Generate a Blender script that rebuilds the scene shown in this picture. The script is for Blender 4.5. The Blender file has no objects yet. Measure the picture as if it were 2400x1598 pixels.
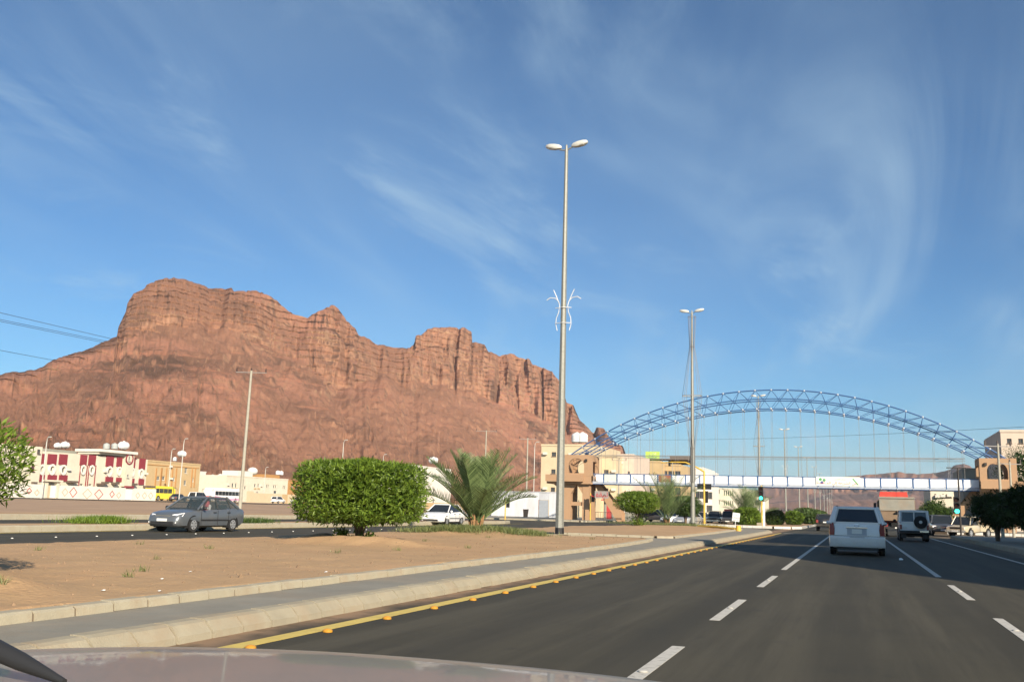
import bpy, math, random
import numpy as np
from mathutils import Vector, Matrix
random.seed(7); RS = np.random.RandomState(7)
SC = bpy.context.scene
COL = SC.collection

# ------------------------------------------------------------------ camera
F, PW, PH, EYE, ROLL = 2240.0, 2400, 1598, 1.33, 0.028
def _pose():
    vx, vy = 2003 - 1200, 1213 - 799
    c, s = math.cos(ROLL), math.sin(ROLL)
    ux, uy = c*vx + s*vy, -s*vx + c*vy
    p = math.atan(uy/F)
    fw = uy*math.sin(p) + F*math.cos(p)
    return p, math.atan2(ux, fw)
PITCH, YAW = _pose()
def ray(x, y):
    vx, vy = x - 1200, y - 799
    c, s = math.cos(ROLL), math.sin(ROLL)
    ux, uy = c*vx + s*vy, -s*vx + c*vy
    cp, sp = math.cos(PITCH), math.sin(PITCH)
    up = -uy*cp + F*sp; fw = uy*sp + F*cp
    cy, sy = math.cos(YAW), math.sin(YAW)
    return Vector((ux*cy - fw*sy, ux*sy + fw*cy, up))
E0 = Vector((0, 0, EYE))
def gnd(x, y, z=0.0):
    r = ray(x, y); return E0 + r*((z - EYE)/r.z)
def atY(x, y, Y): r = ray(x, y); return E0 + r*(Y/r.y)
def atX(x, y, X): r = ray(x, y); return E0 + r*(X/r.x)
cam = bpy.data.cameras.new('camera'); cam.sensor_width = 36; cam.lens = 36*F/PW
cam.clip_start = 0.05; cam.clip_end = 30000
camo = bpy.data.objects.new('camera', cam); COL.objects.link(camo)
_f = ray(1200, 799).normalized(); _r = (ray(1300, 799) - ray(1100, 799)).normalized(); _u = _r.cross(_f)
camo.matrix_world = Matrix(((_r.x, _u.x, -_f.x, 0), (_r.y, _u.y, -_f.y, 0), (_r.z, _u.z, -_f.z, EYE), (0, 0, 0, 1)))
SC.camera = camo

# ------------------------------------------------------------------ light
SUN_AZ, SUN_EL = math.radians(43), math.radians(26)      # azimuth: to the right of straight behind
sdir = Vector((math.sin(SUN_AZ)*math.cos(SUN_EL), -math.cos(SUN_AZ)*math.cos(SUN_EL), math.sin(SUN_EL)))
sun = bpy.data.lights.new('sun', 'SUN'); sun.energy = 5.0; sun.angle = math.radians(0.5); sun.color = (1.0, 0.86, 0.68)
suno = bpy.data.objects.new('sun', sun); COL.objects.link(suno)
suno.rotation_euler = sdir.to_track_quat('Z', 'Y').to_euler()
vs = SC.view_settings
vs.view_transform = 'Standard'; vs.look = 'None'; vs.exposure = 0.78; vs.gamma = 1.0; vs.use_curve_mapping = False
W = bpy.data.worlds.new('World'); SC.world = W; W.use_nodes = True
nt = W.node_tree; nt.nodes.clear()
def N(nt, t, **kw):
    n = nt.nodes.new(t)
    for k, v in kw.items():
        if k == 'ins':
            for kk, vv in v.items(): n.inputs[kk].default_value = vv
        else: setattr(n, k, v)
    return n
def LK(nt, a, b): nt.links.new(a, b)
sky = N(nt, 'ShaderNodeTexSky', sky_type='NISHITA', sun_disc=False, sun_elevation=SUN_EL,
        sun_rotation=math.atan2(sdir.x, sdir.y), air_density=1.0, dust_density=1.5, ozone_density=3.0, altitude=700)
tc = N(nt, 'ShaderNodeTexCoord')
sep = N(nt, 'ShaderNodeSeparateXYZ'); LK(nt, tc.outputs['Generated'], sep.inputs[0])
mx = N(nt, 'ShaderNodeMath', operation='MAXIMUM', ins={1: 0.0}); LK(nt, sep.outputs[2], mx.inputs[0])
ad = N(nt, 'ShaderNodeMath', operation='ADD', ins={1: 0.16}); LK(nt, mx.outputs[0], ad.inputs[0])
dx = N(nt, 'ShaderNodeMath', operation='DIVIDE'); LK(nt, sep.outputs[0], dx.inputs[0]); LK(nt, ad.outputs[0], dx.inputs[1])
dy = N(nt, 'ShaderNodeMath', operation='DIVIDE'); LK(nt, sep.outputs[1], dy.inputs[0]); LK(nt, ad.outputs[0], dy.inputs[1])
cb = N(nt, 'ShaderNodeCombineXYZ'); LK(nt, dx.outputs[0], cb.inputs[0]); LK(nt, dy.outputs[0], cb.inputs[1])
def cirrus(rot, scl, nscale, detail, dist, lo, hi, seed, rough=0.6):
    mp = N(nt, 'ShaderNodeMapping'); mp.inputs['Rotation'].default_value = (0, 0, math.radians(rot)); mp.inputs['Scale'].default_value = scl
    mp.inputs['Location'].default_value = (seed, seed*1.7, 0)
    LK(nt, cb.outputs[0], mp.inputs[0])
    nz = N(nt, 'ShaderNodeTexNoise', ins={'Scale': nscale, 'Detail': detail, 'Roughness': rough, 'Distortion': dist})
    LK(nt, mp.outputs[0], nz.inputs['Vector'])
    mr = N(nt, 'ShaderNodeMapRange', ins={1: lo, 2: hi, 3: 0.0, 4: 1.0}); mr.interpolation_type = 'SMOOTHSTEP'
    LK(nt, nz.outputs['Fac'], mr.inputs[0]); return mr.outputs[0]
def mul(a, b):
    m = N(nt, 'ShaderNodeMath', operation='MULTIPLY')
    for i, q in enumerate((a, b)):
        if isinstance(q, (int, float)): m.inputs[i].default_value = q
        else: LK(nt, q, m.inputs[i])
    return m.outputs[0]
def addn(a, b):
    m = N(nt, 'ShaderNodeMath', operation='ADD', use_clamp=True); LK(nt, a, m.inputs[0]); LK(nt, b, m.inputs[1]); return m.outputs[0]
streak = cirrus(70, (1.0, 0.30, 1), 2.0, 8, 1.2, 0.40, 0.80, 24.6, 0.58)
body = cirrus(70, (1, 0.6, 1), 0.9, 3, 0.4, 0.42, 0.62, 51.66)
wisp = cirrus(-30, (1.0, 0.55, 1), 1.7, 8, 1.1, 0.50, 0.80, 31.98, 0.62)
veil = cirrus(20, (1, 0.7, 1), 0.5, 4, 0.3, 0.35, 0.75, 1.3)
m1 = addn(mul(mul(streak, body), 0.48), mul(wisp, 0.46))
m2 = addn(m1, mul(veil, 0.26))
cloudcol = N(nt, 'ShaderNodeRGB'); cloudcol.outputs[0].default_value = (4.9, 6.9, 8.5, 1)
tint = N(nt, 'ShaderNodeMix', data_type='RGBA', blend_type='MULTIPLY'); tint.inputs[0].default_value = 1.0
tint.inputs[7].default_value = (4.15, 6.6, 7.6, 1)
nrm = N(nt, 'ShaderNodeMix', data_type='RGBA', blend_type='MULTIPLY'); nrm.inputs[0].default_value = 1.0; nrm.inputs[7].default_value = (1/6.0, 1/6.0, 1/6.0, 1)
LK(nt, sky.outputs[0], nrm.inputs[6])
gam = N(nt, 'ShaderNodeGamma', ins={'Gamma': 1.2}); LK(nt, nrm.outputs[2], gam.inputs[0]); LK(nt, gam.outputs[0], tint.inputs[6])
mix = N(nt, 'ShaderNodeMix', data_type='RGBA'); LK(nt, m2, mix.inputs[0]); LK(nt, tint.outputs[2], mix.inputs[6]); LK(nt, cloudcol.outputs[0], mix.inputs[7])
bg = N(nt, 'ShaderNodeBackground', ins={'Strength': 0.056}); LK(nt, mix.outputs[2], bg.inputs[0])
wo = N(nt, 'ShaderNodeOutputWorld'); LK(nt, bg.outputs[0], wo.inputs[0])

# ------------------------------------------------------------------ materials
MAT = {}
# measured against the exposure: bare ground, stone and plaster reflect less than the plain guess
KF = {n: 0.74 for n in 'concrete kerb_pale paving sand far_sand stucco pebble joint_dirt pole_wood'.split()}
KF.update({n: 0.82 for n in 'kerb_white paint_white paint_yellow galv lamp_shell cream white_wall beige tan pinkish trim_orange grey_slab sheet_metal girder tank_white tank_grey win_frame board_grey paint_grey maroon'.split()})
def mat(name, col, rough=0.8, var=0.12, scale=3.0, bump=0.0, bscale=40.0, metal=0.0, coat=0.0, dirt=None, dscale=1.2, spec=0.5, stretch=None):
    if name in MAT: return MAT[name]
    k_ = KF.get(name, 1.0); col = tuple(c*k_ for c in col)
    if dirt: dirt = (*[c*k_ for c in dirt[:3]], dirt[3])
    m = bpy.data.materials.new(name); m.use_nodes = True; t = m.node_tree; b = t.nodes['Principled BSDF']
    b.inputs['Roughness'].default_value = rough; b.inputs['Metallic'].default_value = metal
    b.inputs['Coat Weight'].default_value = coat; b.inputs['Coat Roughness'].default_value = 0.05
    b.inputs['Specular IOR Level'].default_value = spec
    co = N(t, 'ShaderNodeTexCoord'); vec = co.outputs['Object']
    geo = N(t, 'ShaderNodeNewGeometry'); vec = geo.outputs['Position']
    if stretch:
        mp = N(t, 'ShaderNodeMapping'); mp.inputs['Scale'].default_value = stretch; LK(t, vec, mp.inputs[0]); vec = mp.outputs[0]
    nz = N(t, 'ShaderNodeTexNoise', ins={'Scale': scale, 'Detail': 6.0, 'Roughness': 0.62}); LK(t, vec, nz.inputs['Vector'])
    mr = N(t, 'ShaderNodeMapRange', ins={1: 0.25, 2: 0.75, 3: 1 - var, 4: 1 + var}); LK(t, nz.outputs['Fac'], mr.inputs[0])
    mm = N(t, 'ShaderNodeMix', data_type='RGBA', blend_type='MULTIPLY'); mm.inputs[0].default_value = 1.0
    mm.inputs[6].default_value = (*col, 1); cc = N(t, 'ShaderNodeCombineColor')
    for i in range(3): LK(t, mr.outputs[0], cc.inputs[i])
    LK(t, cc.outputs[0], mm.inputs[7]); out = mm.outputs[2]
    if dirt:
        n2 = N(t, 'ShaderNodeTexNoise', ins={'Scale': dscale, 'Detail': 8.0, 'Roughness': 0.7}); LK(t, vec, n2.inputs['Vector'])
        r2 = N(t, 'ShaderNodeMapRange', ins={1: 0.48, 2: 0.72, 3: 0.0, 4: dirt[3]}); LK(t, n2.outputs['Fac'], r2.inputs[0])
        m2_ = N(t, 'ShaderNodeMix', data_type='RGBA'); LK(t, r2.outputs[0], m2_.inputs[0]); LK(t, out, m2_.inputs[6]); m2_.inputs[7].default_value = (*dirt[:3], 1)
        out = m2_.outputs[2]
    LK(t, out, b.inputs['Base Color'])
    if bump:
        nb = N(t, 'ShaderNodeTexNoise', ins={'Scale': bscale, 'Detail': 5.0}); LK(t, vec, nb.inputs['Vector'])
        bp = N(t, 'ShaderNodeBump', ins={'Strength': bump, 'Distance': 0.05}); LK(t, nb.outputs['Fac'], bp.inputs['Height']); LK(t, bp.outputs[0], b.inputs['Normal'])
    MAT[name] = m; return m
def foliage(name, ca, cb_, scale=6.0, trans=0.3):
    m = bpy.data.materials.new(name); m.use_nodes = True; t = m.node_tree; b = t.nodes['Principled BSDF']
    b.inputs['Roughness'].default_value = 0.5; b.inputs['Specular IOR Level'].default_value = 0.35
    at = N(t, 'ShaderNodeAttribute', attribute_name='rnd')
    geo = N(t, 'ShaderNodeNewGeometry')
    nz = N(t, 'ShaderNodeTexNoise', ins={'Scale': scale, 'Detail': 3.0}); LK(t, geo.outputs['Position'], nz.inputs['Vector'])
    ad_ = N(t, 'ShaderNodeMath', operation='ADD'); LK(t, at.outputs['Fac'], ad_.inputs[0]); LK(t, nz.outputs['Fac'], ad_.inputs[1])
    mr = N(t, 'ShaderNodeMapRange', ins={1: 0.35, 2: 1.4, 3: 0, 4: 1}); LK(t, ad_.outputs[0], mr.inputs[0])
    mm = N(t, 'ShaderNodeMix', data_type='RGBA'); LK(t, mr.outputs[0], mm.inputs[0]); mm.inputs[6].default_value = (*ca, 1); mm.inputs[7].default_value = (*cb_, 1)
    LK(t, mm.outputs[2], b.inputs['Base Color'])
    tr = N(t, 'ShaderNodeBsdfTranslucent'); LK(t, mm.outputs[2], tr.inputs[0])
    ms = N(t, 'ShaderNodeMixShader', ins={0: trans}); LK(t, b.outputs[0], ms.inputs[1]); LK(t, tr.outputs[0], ms.inputs[2])
    LK(t, ms.outputs[0], t.nodes['Material Output'].inputs[0]); MAT[name] = m; return m
def emit(name, col, strength):
    m = bpy.data.materials.new(name); m.use_nodes = True; b = m.node_tree.nodes['Principled BSDF']
    b.inputs['Base Color'].default_value = (*[c*0.5 for c in col], 1); b.inputs['Emission Color'].default_value = (*col, 1); b.inputs['Emission Strength'].default_value = strength
    MAT[name] = m; return m

# ------------------------------------------------------------------ mesh helpers
class MB:
    def __init__(s): s.v = []; s.f = []
    def add(s, vs, fs):
        n = len(s.v); s.v += [tuple(p) for p in vs]; s.f += [tuple(i + n for i in f) for f in fs]; return s
    def box(s, x0, x1, y0, y1, z0, z1):
        return s.add([(x, y, z) for z in (z0, z1) for y in (y0, y1) for x in (x0, x1)],
                     [(0, 2, 3, 1), (4, 5, 7, 6), (0, 1, 5, 4), (2, 6, 7, 3), (0, 4, 6, 2), (1, 3, 7, 5)])
    def prism(s, poly, axis, a, b):
        n = len(poly)
        def P(u, w, k): return {'x': (k, u, w), 'y': (u, k, w), 'z': (u, w, k)}[axis]
        vs = [P(u, w, a) for u, w in poly] + [P(u, w, b) for u, w in poly]
        fs = [tuple(range(n))[::-1], tuple(range(n, 2*n))] + [(i, (i+1) % n, n + (i+1) % n, n + i) for i in range(n)]
        return s.add(vs, fs)
    def cyl(s, p0, p1, r0, r1=None, n=8, cap=True):
        r1 = r0 if r1 is None else r1
        p0, p1 = Vector(p0), Vector(p1); d = (p1 - p0).normalized()
        a = d.orthogonal().normalized(); b = d.cross(a)
        vs = []
        for p, r in ((p0, r0), (p1, r1)):
            vs += [p + (a*math.cos(2*math.pi*i/n) + b*math.sin(2*math.pi*i/n))*r for i in range(n)]
        fs = [(i, (i+1) % n, n + (i+1) % n, n + i) for i in range(n)]
        if cap: fs += [tuple(range(n))[::-1], tuple(range(n, 2*n))]
        return s.add(vs, fs)
    def tube(s, pts, r, n=6):
        pts = [Vector(p) for p in pts]; rs = r if isinstance(r, (list, tuple)) else [r]*len(pts)
        vs = []; ref = None
        for i, p in enumerate(pts):
            d = (pts[min(i+1, len(pts)-1)] - pts[max(i-1, 0)]).normalized()
            a = d.orthogonal().normalized() if ref is None else (ref - d*ref.dot(d)).normalized()
            ref = a; b = d.cross(a)
            vs += [p + (a*math.cos(2*math.pi*k/n) + b*math.sin(2*math.pi*k/n))*rs[i] for k in range(n)]
        fs = [(j*n + i, j*n + (i+1) % n, (j+1)*n + (i+1) % n, (j+1)*n + i) for j in range(len(pts)-1) for i in range(n)]
        fs += [tuple(range(n))[::-1], tuple(range((len(pts)-1)*n, len(pts)*n))]
        return s.add(vs, fs)
    def loft(s, rings, cap=True):
        n = len(rings[0]); vs = [p for r in rings for p in r]
        fs = [(j*n + i, j*n + (i+1) % n, (j+1)*n + (i+1) % n, (j+1)*n + i) for j in range(len(rings)-1) for i in range(n)]
        if cap: fs += [tuple(range(n))[::-1], tuple(range((len(rings)-1)*n, len(rings)*n))]
        return s.add(vs, fs)
    def ball(s, c, rx, ry, rz, n=10, m=6):
        rings = []
        for j in range(m + 1):
            a = -math.pi/2 + math.pi*(j + 0.001)/(m + 0.002)
            rings.append([(c[0] + rx*math.cos(a)*math.cos(2*math.pi*i/n), c[1] + ry*math.cos(a)*math.sin(2*math.pi*i/n), c[2] + rz*math.sin(a)) for i in range(n)])
        return s.loft(rings)
    def quad(s, a, b, c, d): return s.add([a, b, c, d], [(0, 1, 2, 3)])
    def mesh(s, name, m, smooth=None):
        me = bpy.data.meshes.new(name); me.from_pydata(s.v, [], s.f); me.update()
        if m: me.materials.append(MAT[m] if isinstance(m, str) else m)
        if smooth is not None:
            me.polygons.foreach_set('use_smooth', [True]*len(me.polygons)); me.set_sharp_from_angle(angle=math.radians(smooth))
        return me
    def build(s, name, m, par=None, smooth=None, loc=None, rz=0):
        return ob(name, s.mesh(name, m, smooth), par, loc, rz)
def ob(name, me, par=None, loc=None, rz=0):
    o = bpy.data.objects.new(name, me); COL.objects.link(o)
    if par: o.parent = par
    if loc is not None: o.location = loc
    if rz: o.rotation_euler = (0, 0, rz)
    return o
def tag(o, label, cat, group=None):
    o['label'] = label; o['category'] = cat
    if group: o['group'] = group
    return o
def thing(name, label, cat, loc=(0, 0, 0), rz=0, group=None): return tag(ob(name, None, None, loc, rz), label, cat, group)
def struct(o): o['kind'] = 'structure'; return o
def npmesh(name, V, Fq, m, attr=None, smooth=False):
    me = bpy.data.meshes.new(name); V = np.asarray(V, dtype=np.float32); Fq = np.asarray(Fq, dtype=np.int32)
    k = Fq.shape[1]
    me.vertices.add(len(V)); me.vertices.foreach_set('co', V.ravel())
    me.loops.add(Fq.size); me.loops.foreach_set('vertex_index', Fq.ravel())
    me.polygons.add(len(Fq)); me.polygons.foreach_set('loop_start', np.arange(0, Fq.size, k, dtype=np.int32))
    if smooth: me.polygons.foreach_set('use_smooth', np.ones(len(Fq), dtype=bool))
    me.update(calc_edges=True)
    if attr is not None:
        a = me.attributes.new('rnd', 'FLOAT', 'FACE'); a.data.foreach_set('value', np.asarray(attr, dtype=np.float32))
    me.materials.append(MAT[m]); return me
def copy_tree(o, loc=None, rz=None, label=None, scale=None, par=None):
    c = o.copy(); COL.objects.link(c); c.parent = par
    if loc is not None: c.location = loc
    if rz is not None: c.rotation_euler = (0, 0, rz)
    if scale is not None: c.scale = (scale,)*3 if isinstance(scale, (int, float)) else scale
    if label: c['label'] = label
    for ch in o.children: copy_tree(ch, par=c)
    return c
UC = {}
def rod(par, name, p0, p1, r, m, n=6):
    key = (m, n)
    if key not in UC: UC[key] = MB().cyl((0, 0, 0), (0, 0, 1), 1, 1, n).mesh('rod', m, 40)
    p0, p1 = Vector(p0), Vector(p1); d = p1 - p0
    o = ob(name, UC[key], par, p0); o.rotation_euler = d.to_track_quat('Z', 'Y').to_euler(); o.scale = (r, r, d.length); return o
BX = {}
def bxo(par, name, m, x0, x1, y0, y1, z0, z1, bev=0):
    key = (m, round(x1-x0, 3), round(y1-y0, 3), round(z1-z0, 3))
    if key not in BX: BX[key] = MB().box(-(x1-x0)/2, (x1-x0)/2, -(y1-y0)/2, (y1-y0)/2, -(z1-z0)/2, (z1-z0)/2).mesh(name, m)
    return ob(name, BX[key], par, ((x0+x1)/2, (y0+y1)/2, (z0+z1)/2))

# value noise (numpy)
def _h(ix, iy, seed):
    n = (ix.astype(np.int64)*374761393 + iy.astype(np.int64)*668265263 + seed*1442695041) & 0x7fffffff
    n = ((n ^ (n >> 13))*1274126177) & 0x7fffffff
    return ((n ^ (n >> 16)) & 0xffff)/65535.0
def vnoise(x, y, seed=0):
    ix, iy = np.floor(x), np.floor(y); fx, fy = x - ix, y - iy
    fx, fy = fx*fx*(3 - 2*fx), fy*fy*(3 - 2*fy)
    a, b = _h(ix, iy, seed), _h(ix+1, iy, seed); c, d = _h(ix, iy+1, seed), _h(ix+1, iy+1, seed)
    return (a*(1-fx) + b*fx)*(1-fy) + (c*(1-fx) + d*fx)*fy
def fbm(x, y, seed=0, o=5, g=0.5):
    t, a, s = 0, 1.0, 0
    for k in range(o): t = t + a*vnoise(x*2**k, y*2**k, seed + k*17); s += a; a *= g
    return t/s
# ------------------------------------------------------------------ shared materials
mat('joint_dirt', (0.16, 0.12, 0.08), .95, .3, 4)
mat('concrete', (0.42, 0.375, 0.275), 0.9, 0.14, 2.5, 0.25, 60, dirt=(0.40, 0.27, 0.16, 0.45), dscale=1.6)
mat('kerb_pale', (0.47, 0.425, 0.315), 0.9, 0.12, 3.0, 0.2, 60, dirt=(0.42, 0.29, 0.18, 0.5), dscale=2.2)
mat('kerb_white', (0.72, 0.70, 0.64), 0.8, 0.1, 3.0, dirt=(0.45, 0.36, 0.26, 0.4))
mat('kerb_black', (0.03, 0.03, 0.03), 0.8, 0.2, 3.0)
mat('paving', (0.285, 0.27, 0.225), 0.9, 0.16, 1.4, 0.2, 25, dirt=(0.45, 0.32, 0.2, 0.35), dscale=0.6)
mat('sand', (0.52, 0.335, 0.175), 0.95, 0.16, 0.55, 0.5, 14, dirt=(0.50, 0.27, 0.14, 0.5), dscale=0.28)
mat('far_sand', (0.47, 0.31, 0.19), 0.95, 0.2, 0.12, 0.4, 3, dirt=(0.36, 0.22, 0.13, 0.5), dscale=0.05)
mat('paint_white', (0.64, 0.62, 0.56), 0.7, 0.25, 9.0, dirt=(0.09, 0.08, 0.065, 0.85), dscale=9)
mat('paint_yellow', (0.68, 0.52, 0.13), 0.7, 0.14, 6.0, dirt=(0.34, 0.25, 0.12, 0.45), dscale=4)
mat('stud_yellow', (0.52, 0.25, 0.03), 0.35, 0.05)
mat('stud_white', (0.75, 0.74, 0.7), 0.4, 0.05)
def asphalt():
    m = bpy.data.materials.new('asphalt'); m.use_nodes = True; t = m.node_tree; b = t.nodes['Principled BSDF']
    b.inputs['Roughness'].default_value = 0.78; b.inputs['Specular IOR Level'].default_value = 0.3
    g = N(t, 'ShaderNodeNewGeometry'); P = g.outputs['Position']
    def noise(sc, d, vec=P, r=0.6): n = N(t, 'ShaderNodeTexNoise', ins={'Scale': sc, 'Detail': d, 'Roughness': r}); LK(t, vec, n.inputs['Vector']); return n.outputs['Fac']
    def rng(f, a, b_, c, d): n = N(t, 'ShaderNodeMapRange', ins={1: a, 2: b_, 3: c, 4: d}); n.interpolation_type = 'SMOOTHSTEP'; LK(t, f, n.inputs[0]); return n.outputs[0]
    def mixc(f, a, bcol):
        n = N(t, 'ShaderNodeMix', data_type='RGBA'); LK(t, f, n.inputs[0])
        for i, q in ((6, a), (7, bcol)):
            if isinstance(q, tuple): n.inputs[i].default_value = (*q, 1)
            else: LK(t, q, n.inputs[i])
        return n.outputs[2]
    def mult(a, b_): n = N(t, 'ShaderNodeMath', operation='MULTIPLY'); LK(t, a, n.inputs[0]); LK(t, b_, n.inputs[1]); return n.outputs[0]
    grain = rng(noise(95, 3), 0.3, 0.7, 0, 1)
    c = mixc(grain, (0.035, 0.031, 0.0195), (0.066, 0.058, 0.0365))
    c = mixc(rng(noise(0.5, 6), 0.35, 0.7, 0, 0.55), c, (0.034, 0.031, 0.021))
    mp = N(t, 'ShaderNodeMapping'); mp.inputs['Scale'].default_value = (1.3, 0.05, 1); LK(t, P, mp.inputs[0])
    c = mixc(rng(noise(1.0, 6, mp.outputs[0], .7), 0.42, 0.66, 0, 0.8), c, (0.076, 0.067, 0.045))
    c = mixc(rng(noise(1.7, 7, r=0.7), 0.58, 0.74, 0, 0.75), c, (0.030, 0.0275, 0.021))
    mp2 = N(t, 'ShaderNodeMapping'); mp2.inputs['Scale'].default_value = (1.0, 0.12, 1); LK(t, P, mp2.inputs[0])
    c = mixc(rng(noise(2.6, 6, mp2.outputs[0], .75), 0.60, 0.74, 0, 0.7), c, (0.026, 0.024, 0.019))
    c = mixc(rng(noise(9, 5, r=0.8), 0.66, 0.76, 0, 0.8), c, (0.022, 0.02, 0.016))
    vo = N(t, 'ShaderNodeTexVoronoi', feature='DISTANCE_TO_EDGE', ins={'Scale': 0.16}); wp = N(t, 'ShaderNodeMix', data_type='VECTOR', ins={0: 0.12})
    nv = N(t, 'ShaderNodeTexNoise', ins={'Scale': 1.3, 'Detail': 6.0}); LK(t, P, nv.inputs['Vector']); sc2 = N(t, 'ShaderNodeVectorMath', operation='SCALE', ins={'Scale': 9.0}); LK(t, nv.outputs['Color'], sc2.inputs[0])
    va = N(t, 'ShaderNodeVectorMath', operation='ADD'); LK(t, P, va.inputs[0]); LK(t, sc2.outputs[0], va.inputs[1]); LK(t, va.outputs[0], vo.inputs['Vector'])
    crack = mult(rng(vo.outputs['Distance'], 0.004, 0.0, 0, 1), rng(noise(0.25, 3), 0.45, 0.6, 0, 0.75)); c = mixc(crack, c, (0.022, 0.02, 0.017))
    # wheel-polished tracks, two to a lane
    sx0 = N(t, 'ShaderNodeSeparateXYZ'); LK(t, P, sx0.inputs[0]); wv_ = N(t, 'ShaderNodeMath', operation='MULTIPLY_ADD', ins={1: 2*math.pi/1.78, 2: 0.6}); LK(t, sx0.outputs[0], wv_.inputs[0])
    cs = N(t, 'ShaderNodeMath', operation='COSINE'); LK(t, wv_.outputs[0], cs.inputs[0])
    c = mixc(mult(rng(cs.outputs[0], 0.1, 1.0, 0, 0.6), rng(noise(0.6, 5, mp.outputs[0]), 0.3, 0.65, 0.2, 1)), c, (0.033, 0.0295, 0.0205))
    # dust blown against the kerbs
    sx = N(t, 'ShaderNodeSeparateXYZ'); LK(t, P, sx.inputs[0])
    wob = rng(noise(0.7, 4), 0.2, 0.8, -0.22, 0.22)
    ax = N(t, 'ShaderNodeMath', operation='ADD'); LK(t, sx.outputs[0], ax.inputs[0]); LK(t, wob, ax.inputs[1])
    d1 = rng(ax.outputs[0], -5.42, -5.95, 0, 1); d1b = rng(ax.outputs[0], -7.2, -6.6, 0, 1)
    dust = mult(mult(d1, d1b), rng(noise(3.0, 5), 0.25, 0.6, 0.25, 0.85))
    c = mixc(dust, c, (0.30, 0.195, 0.118))
    d2 = rng(ax.outputs[0], 5.6, 6.6, 0, 0.6); c = mixc(d2, c, (0.2, 0.15, 0.1))
    LK(t, c, b.inputs['Base Color'])
    bp = N(t, 'ShaderNodeBump', ins={'Strength': 0.35, 'Distance': 0.01}); LK(t, noise(120, 2), bp.inputs['Height']); LK(t, bp.outputs[0], b.inputs['Normal'])
    MAT['asphalt'] = m
asphalt()

# ------------------------------------------------------------------ ground, roads
def gz(x): return float(np.interp(-x, [46, 135], [0.0, 0.88]))
xs = [-7000, -1500, -400, -250, -135, -110, -90, -70, -46, -42.3, 0, 60, 400, 1500, 7000]; ys = [-1500, -200, -40, 60, 104, 200, 400, 900, 2500, 7000]
g = MB(); g.add([(x, y, gz(x) - (0.03 if x < -43 else 0.06)) for y in ys for x in xs],
                [(j*len(xs)+i, j*len(xs)+i+1, (j+1)*len(xs)+i+1, (j+1)*len(xs)+i) for j in range(len(ys)-1) for i in range(len(xs)-1)])
struct(g.build('ground', 'far_sand'))
rd = MB()
for x0, x1, y0, y1 in [(-42, 6.6, -40, 80), (-42, 6.6, 80, 104), (-42, 6.6, 104, 1400), (6.6, 70, 80, 104)]:
    rd.quad((x0, y0, 0), (x1, y0, 0), (x1, y1, 0), (x0, y1, 0))
road = struct(rd.build('road', 'asphalt'))
st = MB(); 
for y0, y1 in ((-60, 160), (160, 420)):
    st.quad((-128, y0, gz(-128)+.01), (-118, y0, gz(-118)+.01), (-118, y1, gz(-118)+.01), (-128, y1, gz(-128)+.01))
struct(st.build('side_street', 'asphalt'))
def strip(name, m, x0, x1, y0, y1, z=0.004): return bxo(road, name, m, x0, x1, y0, y1, z-0.003, z)
strip('edge_line', 'paint_yellow', -5.53, -5.33, 2, 78)
for y0, y1 in ((6.6, 10.06), (12.73, 16.0), (19.05, 22.7)): strip('lane_dash', 'paint_white', -1.785, -1.655, y0, y1)
strip('lane_line', 'paint_white', -1.785, -1.655, 25.5, 77)
for y0, y1 in ((6.0, 9.2), (12.25, 15.3), (18.57, 22.4)): strip('lane_dash', 'paint_white', 1.775, 1.905, y0, y1)
strip('lane_line', 'paint_white', 1.775, 1.905, 25.4, 77)
strip('edge_line', 'paint_white', 5.1, 5.24, 20, 77)
strip('stop_line', 'paint_white', -5.2, 5.1, 77.6, 78.1)
for k in range(9): strip('lane_dash', 'paint_white', -21.1, -20.96, -20 + k*12.4, -16.6 + k*12.4)
strip('edge_line', 'paint_yellow', -27.9, -27.75, -20, 82)
for k in range(14): strip('lane_dash', 'paint_white', -1.785, -1.655, 112 + k*12.4, 115.4 + k*12.4)

# kerbs: a low core with a block for every stone
def kerb(name, pts, prof, L, m, core='joint_dirt', gap=0.028, alt=None):
    """pts: 2-D path, road side on the right of travel; prof: (out, z) section."""
    root = None; cm = MB()
    inner = [(n*0.9, z*0.94 - 0.008) for n, z in prof]
    P = [Vector((*p[:2], p[2] if len(p) > 2 else 0)) for p in pts]
    cache = {}; kids = []
    for a, b in zip(P[:-1], P[1:]):
        d = b - a; ln = d.xy.length; ang = math.atan2(d.y, d.x); u = Vector((d.x, d.y, 0)).normalized(); o_ = Vector((u.y, -u.x, 0))
        r0 = [tuple(a + o_*n + Vector((0, 0, z))) for n, z in inner]; r1 = [tuple(b + o_*n + Vector((0, 0, z))) for n, z in inner]
        cm.loft([r0, r1]); k = max(1, round(ln/L)); bl = ln/k
        for i in range(k):
            mm = m if alt is None else (m, alt)[len(kids) % 2]
            key = (round(bl, 3), mm)
            if key not in cache:
                q = MB(); q.prism([(-n, z) for n, z in prof], 'x', gap/2, bl - gap/2); cache[key] = q.mesh('kerb_block', mm)
            c = a + d*(i/k); kids.append((cache[key], c, ang))
    root = struct(cm.build(name, core))
    for me, c, ang in kids:
        o = ob('kerb_block', me, root, (c.x + random.uniform(-.006, .006), c.y, c.z + random.uniform(-.008, .006)), ang + random.uniform(-.006, .006))
    return root
TALL = [(0, 0), (0.30, 0), (0.29, 0.07), (0.20, 0.16), (0.14, 0.18), (0, 0.18)]
LOW = [(0, 0), (0.2, 0), (0.19, 0.08), (0.16, 0.10), (0, 0.10)]
FLAT = [(0, 0), (0.3, 0), (0.29, 0.2), (0.24, 0.24), (0, 0.24)]
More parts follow.
